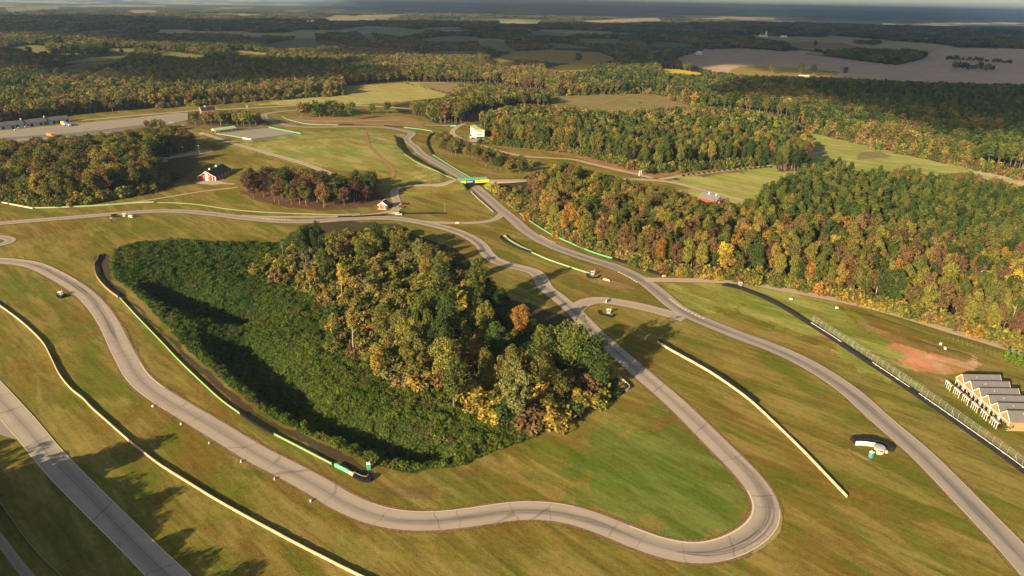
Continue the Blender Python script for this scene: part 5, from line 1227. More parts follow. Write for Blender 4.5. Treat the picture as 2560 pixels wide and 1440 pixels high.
# ------------------------------------------------------------------ meshes shared by the trees
NV = 3
HI_C, HI_T = {}, {}
def crown_me(name, V, Q, mat): return fast_mesh(name, V, Q, mat)
for k in KINDS:
    for v in range(NV):
        nq = {'slim': 1300, 'sparse': 1900, 'pine': 3200}.get(k, 4200); qs = {'pine': .30, 'sparse': .29, 'slim': .28}.get(k, .33)
        HI_C[k, v] = crown_geo(k, 100 + 10 * KN.index(k) + v, nq, qs)
def mesh_of(name, geo, mat):
    return fast_mesh(name, geo[0], geo[1], mat)
ME_C = {kv: mesh_of('crown_' + kv[0], g_, LEAF_O) for kv, g_ in HI_C.items()}
ME_T = {}
for k in KINDS:
    for v in range(2):
        o = trunk_mb(k, 40 + v + 7 * KN.index(k), 15.5, .36 if k not in ('slim', 'pine') else .26, 4 if k in ('pine', 'slim') else 8).build('trunk', BARKPALE if k in ('slim', 'sparse') else BARK); ME_T[k, v] = o.data; bpy.data.objects.remove(o)
ME_S = [mesh_of('shrub_leaves', shrub_geo(900 + v, 620, .34), LEAF_O) for v in range(4)]
o = MB().tube([(0, 0, -.3), (.1, 0, 1.2), (.3, .2, 2.6)], [.14, .09, .03], 5).tube([(0, 0, .2), (-.6, .3, 2.4)], [.08, .02], 4).tube([(0, 0, .3), (.2, -.7, 2.2)], [.08, .02], 4).build('stem', BARK); ME_STEM = o.data; bpy.data.objects.remove(o)

def tree(name, label, cat, p, h, kind, tint, group=None, w=1.0, v=None, rz=None):
    t = thing(name, label, cat, tuple(p), random.uniform(0, 6.28) if rz is None else rz, group)
    s = h / 20.0; t.scale = (s * w, s * w, s)
    v = random.randrange(NV) if v is None else v
    a = bpy.data.objects.new('trunk', ME_T[kind, v % 2]); COL.objects.link(a); a.parent = t
    b = bpy.data.objects.new('crown', ME_C[kind, v]); COL.objects.link(b); b.parent = t
    j = random.uniform(.86, 1.16); b.color = (tint[0] * j, tint[1] * j, tint[2] * j, 1)
    return t

# ---- the central wood: every tree one by one
CENTRE = [  # base x, y, top y, colour, kind, label
    (709, 655, 597, 'grey', 'bare', 'bare pale grey tree at the upper left tip of the central wood'), (915, 757, 694, 'grey', 'bare', 'bare pale forked tree amid the gold shrubs of the central wood'),
    (980, 772, 728, 'grey', 'bare', 'low bare white branched tree in the middle of the central wood'), (1010, 690, 626, 'grey', 'bare', 'bare straw coloured tree in the upper middle of the central wood'), (768, 690, 628, 'grey', 'bare', 'thin bare tree beside the slim yellow tree at upper left of the central wood'),
    (857, 757, 650, 'yellow', 'slim', 'tall slim yellow tree with a bare lower trunk in the central wood'), (885, 878, 757, 'golden', 'slim', 'tall slim orange yellow tree with the longest bare white trunk, lowest of its kind'),
    (789, 720, 660, 'golden', 'slim', 'short slim golden tree left of the tall slim yellow one'), (776, 735, 665, 'golden', 'slim', 'slim golden tree leaning at the left edge of the central wood'), (945, 726, 645, 'tan', 'slim', 'slim tan tree with thin leaves near the middle of the central wood'),
    (1300, 848, 752, 'orange', 'oval', 'bright orange tree standing alone at the right side of the central wood'), (1063, 702, 634, 'golden', 'oval', 'pale golden oval tree in the upper right of the central wood'), (1440, 1012, 965, 'yellow', 'oval', 'small orange yellow tree at the lower right corner of the central wood'),
    (1430, 955, 792, 'mid green', 'broad', 'biggest green oak at the right tip of the central wood'), (1360, 935, 812, 'mid green', 'broad', 'broad green oak just left of the biggest oak'), (1478, 965, 830, 'deep green', 'broad', 'dark green oak at the far right tip of the central wood'),
    (1275, 1000, 862, 'olive', 'round', 'round olive oak at the lower right front of the central wood'), (1345, 985, 880, 'olive', 'broad', 'olive oak below the two big green oaks'), (1290, 1062, 905, 'pale green', 'ragged', 'tall vine draped pale green tree at the lower front of the central wood'),
    (1211, 858, 742, 'yellow green', 'oval', 'yellow green oval tree with a white trunk left of the bright orange tree'), (1185, 800, 700, 'mid green', 'oval', 'green tree behind the yellow green oval tree'), (1192, 770, 640, 'mid green', 'round', 'dark topped tree at the upper right edge of the central wood'),
    (1090, 840, 690, 'mid green', 'oval', 'tall rounded green tree in the centre right of the central wood'), (1122, 865, 722, 'deep green', 'round', 'deep green tree joined to the tall rounded green tree'), (1055, 862, 742, 'mid green', 'round', 'green tree left of the deep green pair in the central wood'), (1098, 925, 790, 'deep green', 'round', 'deep green tree below the green pair'),
    (1118, 975, 840, 'yellow green', 'broad', 'broad yellow green tree in the lower middle of the central wood'), (1135, 1020, 900, 'mid green', 'round', 'mid green tree below the broad yellow green one'), (985, 915, 812, 'olive', 'round', 'olive tree left of the broad yellow green one'), (1018, 925, 785, 'yellow green', 'round', 'tall yellow green tree between two olive ones'), (1040, 955, 830, 'olive', 'ragged', 'ragged olive tree at the lower middle of the central wood'),
    (960, 862, 765, 'olive', 'round', 'pale olive tree above the olive one in the central wood'), (1005, 870, 775, 'pale green', 'round', 'pale green rounded tree left of the green pair'), (948, 945, 850, 'golden', 'oval', 'golden oval tree at the left front of the central wood'), (1180, 940, 845, 'rust', 'ragged', 'rust coloured tree in the gap below the yellow green oval tree'),
    (758, 650, 562, 'deep green', 'oval', 'dark green tree at the upper left end of the central wood'), (800, 655, 548, 'dark green', 'ragged', 'tallest dark green tree at the top edge of the central wood'), (776, 640, 556, 'dark green', 'oval', 'dark green tree beside the tallest dark one'), (838, 660, 572, 'olive', 'ragged', 'olive tree right of the tallest dark green one'), (815, 720, 610, 'mid green', 'oval', 'green tree in front of the dark trees at upper left'),
    (940, 640, 556, 'deep green', 'round', 'deep green tree at the middle of the top edge of the central wood'), (975, 640, 552, 'mid green', 'ragged', 'green tree right of the deep green top edge tree'), (905, 650, 585, 'yellow green', 'broad', 'flat topped yellow green tree at the top edge of the central wood'), (935, 655, 580, 'yellow green', 'round', 'yellow green tree right of the flat topped one'), (908, 665, 600, 'mid green', 'round', 'small bright green tree under the flat topped one'), (1000, 650, 575, 'olive', 'broad', 'wide olive tree at the right of the top edge'),
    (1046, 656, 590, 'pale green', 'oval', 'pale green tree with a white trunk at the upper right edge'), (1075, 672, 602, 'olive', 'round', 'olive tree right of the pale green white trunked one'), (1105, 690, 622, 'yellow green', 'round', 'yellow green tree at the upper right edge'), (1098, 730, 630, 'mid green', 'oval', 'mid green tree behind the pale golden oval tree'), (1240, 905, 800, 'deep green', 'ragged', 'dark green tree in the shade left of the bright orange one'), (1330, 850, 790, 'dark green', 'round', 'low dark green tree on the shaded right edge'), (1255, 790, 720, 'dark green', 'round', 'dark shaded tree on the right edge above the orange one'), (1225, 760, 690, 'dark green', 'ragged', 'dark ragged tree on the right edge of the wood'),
    (1215, 960, 868, 'olive', 'oval', 'olive tree above the vine draped one'), (1395, 1020, 925, 'olive', 'oval', 'olive tree at the lower right of the central wood'), (1495, 985, 905, 'deep green', 'round', 'deep green bushy tree at the right point of the central wood'), (1520, 968, 915, 'yellow green', 'round', 'small yellow green tree at the right point of the central wood'),
]
n_ind = 0
for bx_, by_, ty_, cc, kk, lb in CENTRE:
    p = hit(bx_, by_)
    zz = np.arange(2, 60, .25); q = proj(np.full(len(zz), p[0]), np.full(len(zz), p[1]), p[2] + zz)[1]
    hh = float(zz[np.argmin(np.abs(q - ty_))]) * (1.03 if kk != 'slim' else .98)
    if kk == 'bare':
        t = thing('bare_tree', lb, 'tree', tuple(p), 1.0); s = hh / 18.5; t.scale = (s, s, s)
        bare_mb(bx_).build('trunk', BARKGREY, t)
        b = bpy.data.objects.new('crown', ME_C['slim', 0]); COL.objects.link(b); b.parent = t; b.scale = (1.4, 1.4, .8); b.location = (0, 0, -.6); b.color = TINT['tan'] + (1,)
        me = fast_mesh('thin_leaves', *leaves(np.array([[0, 0, 12.], [1, 0, 14], [-1, .5, 13]]), np.array([1.6, 1.2, 1.3]), 90, .16, np.random.default_rng(bx_)), LEAF_O); b.data = me; b.scale = (1, 1, 1); b.location = (0, 0, 0)
    else:
        tree({'slim': 'slim_tree', 'broad': 'oak_tree'}.get(kk, 'tree'), lb, 'tree', p, hh, kk, TINT[cc], None, {'broad': 1.0, 'slim': .85}.get(kk, .92) * min(1.15, max(.85, 22 / hh)))
    n_ind += 1

# ---- the rest: the largest in the picture stand as things, all others are one woodland
ax, ay = proj(T['x'], T['y'], T['z']); bx, by = proj(T['x'], T['y'], T['z'] + T['h'])
size = (ay - by) * ((ax > -40) & (ax < 2600) & (ay < 1500))
# a tree behind others shows less: prefer those near the front edges of their woods
order = np.argsort(-size * (1 + .35 * ((T['reg'] == REGIONS.index('right')) & (ay > 600)) + .25 * (T['reg'] == REGIONS.index('red')) + .2 * (T['reg'] == REGIONS.index('strip'))))
NIND = 300 - n_ind - 18
chosen = np.zeros(len(size), bool); chosen[order[:NIND]] = True
PLACE = {'right': 'in front rows of the right-hand wood', 'left': 'in the front of the left-hand wood', 'red': 'in the red grove behind the red hut', 'strip': 'in the strip of small trees above the bridge', 'mid': 'at the front edge of the middle wood', 'oaks': 'in the far oak grove', 'back': 'in the far mixed wood', 'grove': 'in the grove by the brick pavilion', 'clump': 'beside the paddock', 'far': 'in the far woods'}
SPOT = {'right': [(1600, 'near the bridge'), (1780, 'left of the gravel bend'), (1960, 'above the tyre wall'), (2150, 'above the catch fence'), (2350, 'above the red dirt'), (9999, 'above the cottages')]}
SHAPE = {'oval': 'oval', 'round': 'round', 'ragged': 'ragged', 'sparse': 'thin leaved', 'pine': 'pine', 'broad': 'broad', 'slim': 'slim'}
for i in np.nonzero(chosen)[0]:
    reg = REGIONS[T['reg'][i]]; cc = KEYS[T['c'][i]]; kk = KN[T['k'][i]]
    where = PLACE[reg]
    for lim, nm in SPOT.get(reg, []):
        if ax[i] < lim: where += ' ' + nm; break
    lb = f'{SHAPE[kk]} {cc} tree {where}'
    tree('pine_tree' if kk == 'pine' else 'tree', lb, 'tree', (T['x'][i], T['y'][i], T['z'][i]), T['h'][i], kk, TINT[cc], lb.replace(' tree ', ' trees '), .80 if reg in ('right', 'mid', 'strip') and kk != 'pine' else 1.0)

# lone trees of the far fields
for px, hh, kk, cc, lb in [((1446, 158), 26, 'broad', 'dark green', 'single round dark tree in the ochre far field'), ((1929, 184), 26, 'round', 'pale green', 'left pale tree of the three on the sunlit field'), ((2001, 186), 26, 'broad', 'pale green', 'middle pale tree of the three on the sunlit field'), ((2032, 190), 26, 'round', 'dark green', 'dark right tree of the three on the sunlit field'),
                           ((2111, 190), 22, 'round', 'deep green', 'dark tree at the lower edge of the purple brown field'), ((1812, 125), 30, 'broad', 'dark green', 'left of two dark trees atop the purple brown field'), ((1846, 126), 24, 'round', 'dark green', 'right of two dark trees atop the purple brown field'), ((2037, 120), 30, 'oval', 'dark green', 'tall dark tree before the small brown far field'),
                           ((75, 140), 24, 'broad', 'dark green', 'round dark tree at the far left farm'), ((150, 122), 34, 'broad', 'dark green', 'largest dark tree of the far left fields'), ((222, 138), 20, 'broad', 'dark green', 'dark tree below the small white farm shed'), ((268, 138), 20, 'broad', 'deep green', 'dark tree below the wide roofed white barn'), ((305, 138), 18, 'round', 'deep green', 'small round tree right of the wide roofed white barn'), ((450, 132), 20, 'broad', 'deep green', 'dark round tree between two pale green far fields')]:
    tree('lone_tree', lb, 'tree', hit(*px), hh, kk, TINT[cc], None, 1.15)

# ---- the wood just outside the picture at lower left, whose shadows fall into it
SHADE_TIPS = [(440, 1083), (385, 1100), (330, 1110), (375, 1180), (300, 1200), (470, 1215), (430, 1235), (360, 1245), (280, 1290), (515, 1308), (470, 1335), (430, 1290), (400, 1360), (560, 1368), (520, 1392), (470, 1420), (665, 1412), (600, 1430), (560, 1440), (230, 1150), (180, 1130), (120, 1110), (60, 1090), (250, 1230), (180, 1220), (150, 1300), (90, 1200), (60, 1290), (330, 1330), (210, 1360), (300, 1420), (110, 1400), (640, 1470), (700, 1480), (420, 1450), (20, 1150), (20, 1330), (100, 1340), (250, 1390), (160, 1450), (40, 1440), (340, 1400), (390, 1300), (270, 1180), (210, 1190), (50, 1230), (480, 1380)]
_poly = [(0, 1150), (200, 1150), (330, 1150), (390, 1230), (460, 1350), (540, 1460), (0, 1460)]
SHADE_TIPS += [(a + 12 * (b % 3), b) for a in range(10, 560, 48) for b in range(1160, 1460, 42) if inpoly(np.array([float(a)]), np.array([float(b)]), _poly)[0]]
sx_, sy_, sh_ = [], [], []
for tx, ty in SHADE_TIPS:
    p = flat(tx, ty); hh = random.uniform(19, 23)
    while True:
        q = p - np.array([SHX, SHY]) * hh * .98 / math.tan(SUN_EL)
        a, b = proj(q[0], q[1], 0.), proj(q[0] + 4, q[1], hh)
        if max(float(a[0]), float(b[0])) < -25 or min(float(a[1]), float(b[1])) > 1475 or hh > 38: break
        hh += 1
    sx_.append(q[0]); sy_.append(q[1]); sh_.append(hh)
n_ = len(sx_)
for k_, v_ in dict(x=sx_, y=sy_, z=np.zeros(n_), h=sh_, c=pick('pines', n_), k=kinds(n_, ['pine', 'oval', 'ragged']), w=np.full(n_, 1.55), reg=np.full(n_, REGIONS.index('far'))).items(): T[k_] = np.concatenate([T[k_], np.asarray(v_)])
chosen = np.concatenate([chosen, np.zeros(n_, bool)])

# ------------------------------------------------------------------ shrubs
def shrub(label, p, h, tint, group=None, w=1.0, name='shrub', cat='shrub'):
    t = thing(name, label, cat, tuple(p), random.uniform(0, 6.28), group); s = h / 4.4; t.scale = (s * w, s * w, s)
    a = bpy.data.objects.new('stem', ME_STEM); COL.objects.link(a); a.parent = t
    b = bpy.data.objects.new('leaves', random.choice(ME_S)); COL.objects.link(b); b.parent = t
    j = random.uniform(.82, 1.2); b.color = (tint[0] * j, tint[1] * j, tint[2] * j, 1); return t
W_UND = [(612, 688), (690, 640), (760, 585), (830, 565), (1000, 575), (1120, 640), (1180, 690), (1250, 780), (1380, 870), (1480, 960), (1500, 1005), (1380, 1065), (1295, 1086), (1225, 1056), (1080, 995), (960, 940), (900, 905), (815, 882), (795, 830), (840, 790), (770, 735), (700, 712)]
x, y, z, h = sample(W_UND, 6.6, hr=(5.0, 10.0), top=.3, jit=.5)
ax_, ay_ = proj(x, y, z)
h = np.where(ax_ < 900, h * .66, h)
mix_c = pick('gold', len(x)); warm = (ay_ > 930) & (ax_ > 880)
mix_c = np.where(rng.random(len(x)) < .22, [KEYS.index(k) for k in rng.choice(['mid green', 'deep green', 'olive', 'rust'], len(x))], mix_c)
mix_c = np.where(warm & (rng.random(len(x)) < .30), [KEYS.index(k) for k in rng.choice(['yellow', 'golden', 'golden', 'rust'], len(x))], mix_c)
shade = (ax_ > 1200) & (ay_ < 900); mix_c = np.where(shade & (rng.random(len(x)) < .7), KEYS.index('dark green'), mix_c)  # shade of this side is painted in: most shrubs take dark green leaves
keep = np.ones(len(x), bool)
if len(x) > 286: keep[rng.choice(len(x), len(x) - 286, replace=False)] = False
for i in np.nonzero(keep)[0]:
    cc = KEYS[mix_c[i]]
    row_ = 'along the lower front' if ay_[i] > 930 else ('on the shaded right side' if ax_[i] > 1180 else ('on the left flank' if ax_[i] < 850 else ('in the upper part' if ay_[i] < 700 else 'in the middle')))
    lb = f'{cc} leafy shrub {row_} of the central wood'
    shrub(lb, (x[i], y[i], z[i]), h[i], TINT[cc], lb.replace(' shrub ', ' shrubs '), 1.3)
# round bushes by the lane
for i, u in enumerate(np.linspace(0, 1, 18)):
    px = (1708 + u * 218, 441 - u * 22 - 3 * math.sin(u * 3.1))
    shrub('round clipped dark bush in the row of eighteen beside the pale lane and meadow', hit(*px), 2.6, TINT['dark green'], 'row of round bushes beside the pale lane', .85, 'round_bush', 'bush')
# hedge of pointed green trees above the cottages
for i, (px, lb) in enumerate([((2512, 900), 'leftmost of the pointed bright green conifers above the cottages'), ((2528, 908), 'second of the pointed bright green conifers above the cottages'), ((2544, 913), 'third of the pointed bright green conifers above the cottages'), ((2560, 920), 'fourth pointed bright green conifer, cut by the right edge')]):
    p = hit(*px); t = thing('conifer', lb, 'tree', tuple(p), i, 'pointed conifers above the cottages')
    rg = np.random.default_rng(60 + i); zz = np.linspace(.4, 5.6, 14); C = np.stack([rg.normal(size=14) * .15, rg.normal(size=14) * .15, zz], 1)
    b = bpy.data.objects.new('crown', fast_mesh('crown', *leaves(C, 1.75 * (1 - zz / 6.4) + .15, 900, .22, rg), LEAF_O)); COL.objects.link(b); b.parent = t; b.color = (.10, .15, .02, 1)
    MB().tube([(0, 0, -.2), (0, 0, 4.5)], [.14, .04], 6).build('trunk', BARK, t)
# planting of the cottages
hp = bpy.data.objects['boundary_hedge']; V_, n_ = [], 0
rg = np.random.default_rng(5); Cs = []
for y in np.arange(215.5, 244.5, .75): Cs.append((177.1 + .15 * (243.4 - y) / 5.3 + rg.normal() * .25, y, .7 + rg.uniform(0, .7)))
b = bpy.data.objects.new('leaves', fast_mesh('leaves', *leaves(np.array(Cs), np.full(len(Cs), .85), 4200, .16, rg), LEAF_O)); COL.objects.link(b); b.parent = hp; b.color = (.075, .036, .022, 1); b['kind'] = 'stuff'
for px, cc, hh, lb in [((2516, 1072), 'mid green', 4.0, 'green bushy shrub at the corner of the lowest cottage'), ((2370, 968), 'dark green', 2.4, 'dark shrub at the upper end of the pergolas'), ((2388, 992), 'yellow green', 1.3, 'bright green shrub below the topmost pergola'), ((2410, 1009), 'yellow green', 1.3, 'bright green shrub between the second and third pergolas'), ((2452, 1040), 'yellow green', 1.5, 'bright green shrub below the fourth pergola'), ((2474, 1054), 'yellow green', 1.6, 'bright green shrub below the fifth pergola'), ((1600, 266 - 8), 'olive', 4.0, 'low scrub in the middle of the far clearing')]:
    shrub(lb, hit(*px), hh, TINT[cc])

# ------------------------------------------------------------------ woodland and vines as masses of instances
def scatter(name, pts, vid, scl, rot, tint, variants, label):
    me = bpy.data.meshes.new(name); n = len(pts)
    me.vertices.add(n); me.vertices.foreach_set('co', np.asarray(pts, np.float32).ravel())
    for nm, typ, arr, key in (('vid', 'INT', vid, 'value'), ('scl', 'FLOAT_VECTOR', scl, 'vector'), ('rot', 'FLOAT_VECTOR', rot, 'vector'), ('tint', 'FLOAT_COLOR', tint, 'color')):
        a = me.attributes.new(nm, typ, 'POINT'); a.data.foreach_set(key, np.asarray(arr, np.int32 if typ == 'INT' else np.float32).ravel())
    o = bpy.data.objects.new(name, me); COL.objects.link(o); tag(o, label, kind='stuff')
    ng = bpy.data.node_groups.new(name + '_scatter', 'GeometryNodeTree')
    ng.interface.new_socket('Geometry', in_out='INPUT', socket_type='NodeSocketGeometry'); ng.interface.new_socket('Geometry', in_out='OUTPUT', socket_type='NodeSocketGeometry')
    gi, go = ng.nodes.new('NodeGroupInput'), ng.nodes.new('NodeGroupOutput'); L = ng.links
    def attr(nm, t):
        a = ng.nodes.new('GeometryNodeInputNamedAttribute'); a.data_type = t; a.inputs['Name'].default_value = nm; return a.outputs['Attribute']
    A_vid, A_s, A_r = attr('vid', 'INT'), attr('scl', 'FLOAT_VECTOR'), attr('rot', 'FLOAT_VECTOR')
    jn = ng.nodes.new('GeometryNodeJoinGeometry')
    for k, vm in enumerate(variants):
        vo = bpy.data.objects.new('leaf_source', vm)             # never linked to the scene: only a source of geometry
        oi = ng.nodes.new('GeometryNodeObjectInfo'); oi.inputs['Object'].default_value = vo; oi.inputs['As Instance'].default_value = False; oi.transform_space = 'ORIGINAL'
        cp = ng.nodes.new('FunctionNodeCompare'); cp.data_type = 'INT'; cp.operation = 'EQUAL'; L.new(A_vid, cp.inputs[2]); cp.inputs[3].default_value = k
        ip = ng.nodes.new('GeometryNodeInstanceOnPoints'); L.new(gi.outputs[0], ip.inputs['Points']); L.new(cp.outputs[0], ip.inputs['Selection']); L.new(oi.outputs['Geometry'], ip.inputs['Instance'])
        er = ng.nodes.new('FunctionNodeEulerToRotation'); L.new(A_r, er.inputs[0]); L.new(er.outputs[0], ip.inputs['Rotation']); L.new(A_s, ip.inputs['Scale'])
        L.new(ip.outputs[0], jn.inputs[0])
    L.new(jn.outputs[0], go.inputs[0])
    md = o.modifiers.new('scatter', 'NODES'); md.node_group = ng
    return o

def joined(geo, tr):
    V, Q = geo; tv = np.concatenate(tr.v); tq = np.array([f if len(f) == 4 else tuple(f[:3]) + (f[2],) for f in tr.f if len(f) == 4])
    return fast_mesh('tree_mass', np.vstack([V, tv]), np.vstack([Q, tq + len(V)]), [LEAF_I, BARK], mi=np.concatenate([np.zeros(len(Q)), np.ones(len(tq))]))
VAR = []
for k in KN:                                   # near variants 0..6 x 2
    for v in range(2): VAR.append(joined(HI_C[k, v], trunk_mb(k, 300 + v, 15.0, .3, 4)))
NMID = len(VAR)
for k in KN:                                   # middle distance: fewer, larger sprays
    for v in range(2): VAR.append(joined(crown_geo(k, 500 + v + 9 * KN.index(k), 520, .85), trunk_mb(k, 300 + v, 14.0, .35, 0)))
NFAR = len(VAR)
for v in range(5):                             # far: a few crowns standing together
    rg = np.random.default_rng(700 + v); Vs, Qs, n0 = [], [], 0
    for a in range(4):
        V, Q = crown_geo(['broad', 'round', 'oval', 'ragged'][a], 720 + v * 5 + a, 90, 1.7)
        V = V * np.array([1, 1, rg.uniform(.8, 1.05)]) + np.array([rg.uniform(-6, 6), rg.uniform(-6, 6), rg.uniform(-2.5, 0)]); Vs.append(V); Qs.append(Q + n0); n0 += len(V)
    VAR.append(fast_mesh('tree_mass', np.vstack(Vs), np.vstack(Qs), [LEAF_I]))
m = ~chosen
x, y, z, h, c, k, w, reg = (T[q][m] for q in ('x', 'y', 'z', 'h', 'c', 'k', 'w', 'reg')); n = len(x); r = np.hypot(x, y)
tint = np.array([TINT[q] for q in KEYS])[c] * rng.uniform(.82, 1.2, (n, 1)) * np.array([1, 1, 1])
sh = h / 20.0
vid = np.where(r < 780, k * 2 + rng.integers(0, 2, n), np.where(r < 2100, NMID + k * 2 + rng.integers(0, 2, n), NFAR + rng.integers(0, 5, n)))
isfar = r >= 2100
sw = sh * rng.uniform(1.0, 1.25, n) * np.where((reg == 0) | (reg == 1), .80, 1) * np.where(isfar, np.maximum(.8, w * .62), np.minimum(1.6, np.maximum(1, w)))
scl = np.stack([sw, sw, sh * np.where(isfar, 1.0, 1)], 1)
rot = np.stack([rng.normal(size=n) * .03, rng.normal(size=n) * .03, rng.uniform(0, 6.28, n)], 1)
scatter('woodland', np.stack([x, y, z], 1), vid, scl, rot, np.column_stack([tint, np.ones(n)]), VAR, 'dense autumn woodland of mixed green, olive and rust crowns reaching to the far hills')
# low edge growth at the feet of the woods
ex, ey, ec, es = [], [], [], []
def edge(pxs, off, n_, hr, mix, spread):
    P = np.array([hit(*p)[:2] for p in pxs]); Q = along(catmull(P, 4), 1.0); i = rng.integers(0, len(Q), n_); q = Q[i] + rng.normal(size=(n_, 2)) * spread
    ex.append(q[:, 0]); ey.append(q[:, 1]); ec.append(pick(mix, n_)); es.append(rng.uniform(*hr, n_))
edge([(1240, 478), (1330, 538), (1400, 580), (1480, 617), (1560, 643), (1650, 674), (1750, 690), (1860, 699), (1960, 711), (2100, 740), (2250, 780), (2400, 820), (2560, 868)], 0, 950, (2.5, 7.5), 'gold', 2.6)
edge([(0, 498), (130, 514), (250, 500), (380, 474), (404, 450)], 0, 260, (3, 9), 'left', 3)
edge([(1220, 358), (1310, 367), (1380, 375), (1440, 382), (1520, 402), (1590, 422), (1640, 429), (1700, 425), (1790, 419), (1850, 414), (1935, 409)], 0, 420, (4, 10), 'green', 3)
edge([(640, 640), (700, 690), (790, 740), (850, 790), (900, 880), (1000, 960), (1150, 1030), (1290, 1080), (1400, 1050), (1480, 1005)], 0, 110, (2.5, 5), 'gold', 5)
edge([(700, 650), (900, 720), (1000, 800), (1100, 880), (1250, 980)], 0, 420, (3, 7), 'gold', 22)
edge([(400, 269), (540, 259), (640, 251), (760, 243), (860, 236)], 0, 300, (4, 10), 'autumn', 5); edge([(2026, 327), (2250, 380), (2400, 412), (2560, 448)], 0, 420, (4, 11), 'mixed', 4)
edge([(1390, 238), (1450, 236), (1560, 233), (1650, 236), (1700, 254), (1760, 269)], 0, 160, (4, 11), 'autumn', 4)
x, y, c, h = map(np.concatenate, (ex, ey, ec, es)); n = len(x)
MEI = [fast_mesh('shrub_mass', *shrub_geo(950 + v, 420, .42), [LEAF_I]) for v in range(4)]
k = clear(x, y); q0, q1 = proj(x, y, land(x, y)); k &= inpoly(q0, q1, W_UND) | ~inpoly(q0, q1, [(240, 580), (760, 560), (1200, 600), (1640, 900), (1640, 1060), (1350, 1300), (560, 1060), (240, 700)]); x, y, c, h = x[k], y[k], c[k], h[k]; n = len(x)
sh = h / 4.4
scatter('undergrowth', np.stack([x, y, land(x, y)], 1), rng.integers(0, 4, n), np.stack([sh, sh, sh], 1), np.stack([np.zeros(n), np.zeros(n), rng.uniform(0, 6.28, n)], 1), np.column_stack([np.array([TINT[q] for q in KEYS])[c] * rng.uniform(.8, 1.2, (n, 1)), np.ones(n)]), MEI, 'low gold and green brush along the feet of the woods')

# vines that smother the bowl
lo = np.array([flat(*p) for p in KUDZU]); b0, b1 = lo.min(0) - 8, lo.max(0) + 8
gx, gy = np.meshgrid(np.arange(b0[0], b1[0], 1.02), np.arange(b0[1], b1[1], 1.02)); x = gx.ravel() + rng.uniform(-.6, .6, gx.size); y = gy.ravel() + rng.uniform(-.6, .6, gx.size)
z = land(x, y); px, py = proj(x, y, z)
qx = px + (fbm(x / 4, y / 4, 3, 2) - .5) * 16; qy = py + (fbm(x / 4, y / 4, 13, 2) - .5) * 8
k = inpoly(qx, qy, KUDZU) & ~(inpoly(px, py, W_UND) & (rng.random(len(x)) < .55)); x, y, z, px, py = x[k], y[k], z[k], px[k], py[k]; n = len(x)
def vine(seed):
    rg = np.random.default_rng(seed); nl = 5; a = rg.uniform(0, 6.28, nl); C = np.stack([.55 * np.cos(a), .55 * np.sin(a), rg.uniform(.1, .45, nl)], 1); return leaves(C, rg.uniform(.45, .7, nl), 80, .2, rg, up=.5)
VM = [fast_mesh('vine_mass', *vine(800 + v), [LEAF_I]) for v in range(5)]
hum = np.clip((fbm(x / 2.6, y / 2.6, 41, 2) - .5) * 1.7 + .5, 0, 1)
s = .62 + .55 * hum ** 2 + rng.uniform(0, .2, n)
edge_d = inpoly(px, py, KUDZU)
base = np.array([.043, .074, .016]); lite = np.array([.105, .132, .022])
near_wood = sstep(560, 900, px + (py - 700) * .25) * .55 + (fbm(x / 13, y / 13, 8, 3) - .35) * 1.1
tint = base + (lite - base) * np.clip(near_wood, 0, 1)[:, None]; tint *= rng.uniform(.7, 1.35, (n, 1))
dead = (fbm(x / 7, y / 7, 19, 3) > .66) & (rng.random(n) < .55); tint[dead] = np.array([.10, .085, .035]) * rng.uniform(.7, 1.2, (int(dead.sum()), 1))
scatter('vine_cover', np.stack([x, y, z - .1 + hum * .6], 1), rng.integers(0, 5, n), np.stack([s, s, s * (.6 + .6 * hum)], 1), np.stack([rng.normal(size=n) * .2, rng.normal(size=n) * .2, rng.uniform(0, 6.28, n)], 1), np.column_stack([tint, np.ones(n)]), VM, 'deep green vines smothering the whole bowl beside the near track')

# ------------------------------------------------------------------ clouds that shade the far country
def cloud(pxs, alt, seed, label, cell=190, thick=90):
    P = np.array([flat(a, max(b, 7.5 + .0204 * (a - 1280))) for a, b in pxs]); off = -np.array([SHX, SHY]) * alt / math.tan(SUN_EL)
    lo, hi = P.min(0), P.max(0); rd = np.random.default_rng(seed)
    cell = max(cell, float((hi - lo).max()) / 60)
    gx, gy = np.meshgrid(np.arange(lo[0], hi[0], cell), np.arange(lo[1], hi[1], cell)); x = gx.ravel() + rd.uniform(-.35, .35, gx.size) * cell; y = gy.ravel() + rd.uniform(-.35, .35, gx.size) * cell
    qx, qy = proj(x, y, np.zeros(len(x))); k = inpoly(qx, qy, pxs); x, y = x[k], y[k]
    import bmesh
    bm = bmesh.new(); bmesh.ops.create_icosphere(bm, subdivisions=2, radius=1.0); sv = np.array([v.co[:] for v in bm.verts]); sf = np.array([[v.index for v in f.verts] for f in bm.faces]); bm.free()
    Vs, Fs, n0 = [], [], 0
    for a, b in zip(x, y):
        R_ = cell * rd.uniform(.72, 1.15); bump = 1 + .22 * np.sin(sv[:, :1] * 5 + a) * np.cos(sv[:, 1:2] * 4 + b)
        Vs.append(sv * bump * np.array([R_, R_, thick * rd.uniform(.6, 1.3)]) + np.array([a + off[0], b + off[1], alt + rd.uniform(-30, 40)])); Fs.append(sf + n0); n0 += len(sv)
    me = fast_mesh('cloud', np.vstack(Vs), np.vstack(Fs), CLOUDM, smooth=True); o = bpy.data.objects.new('cloud', me); COL.objects.link(o); return tag(o, label, 'cloud', kind='stuff')
CLOUDM = M('cloud_vapour', (.85, .85, .86), 1, .05, .002, .0); CLOUDM.node_tree.nodes['Principled BSDF'].inputs['Alpha'].default_value = .66
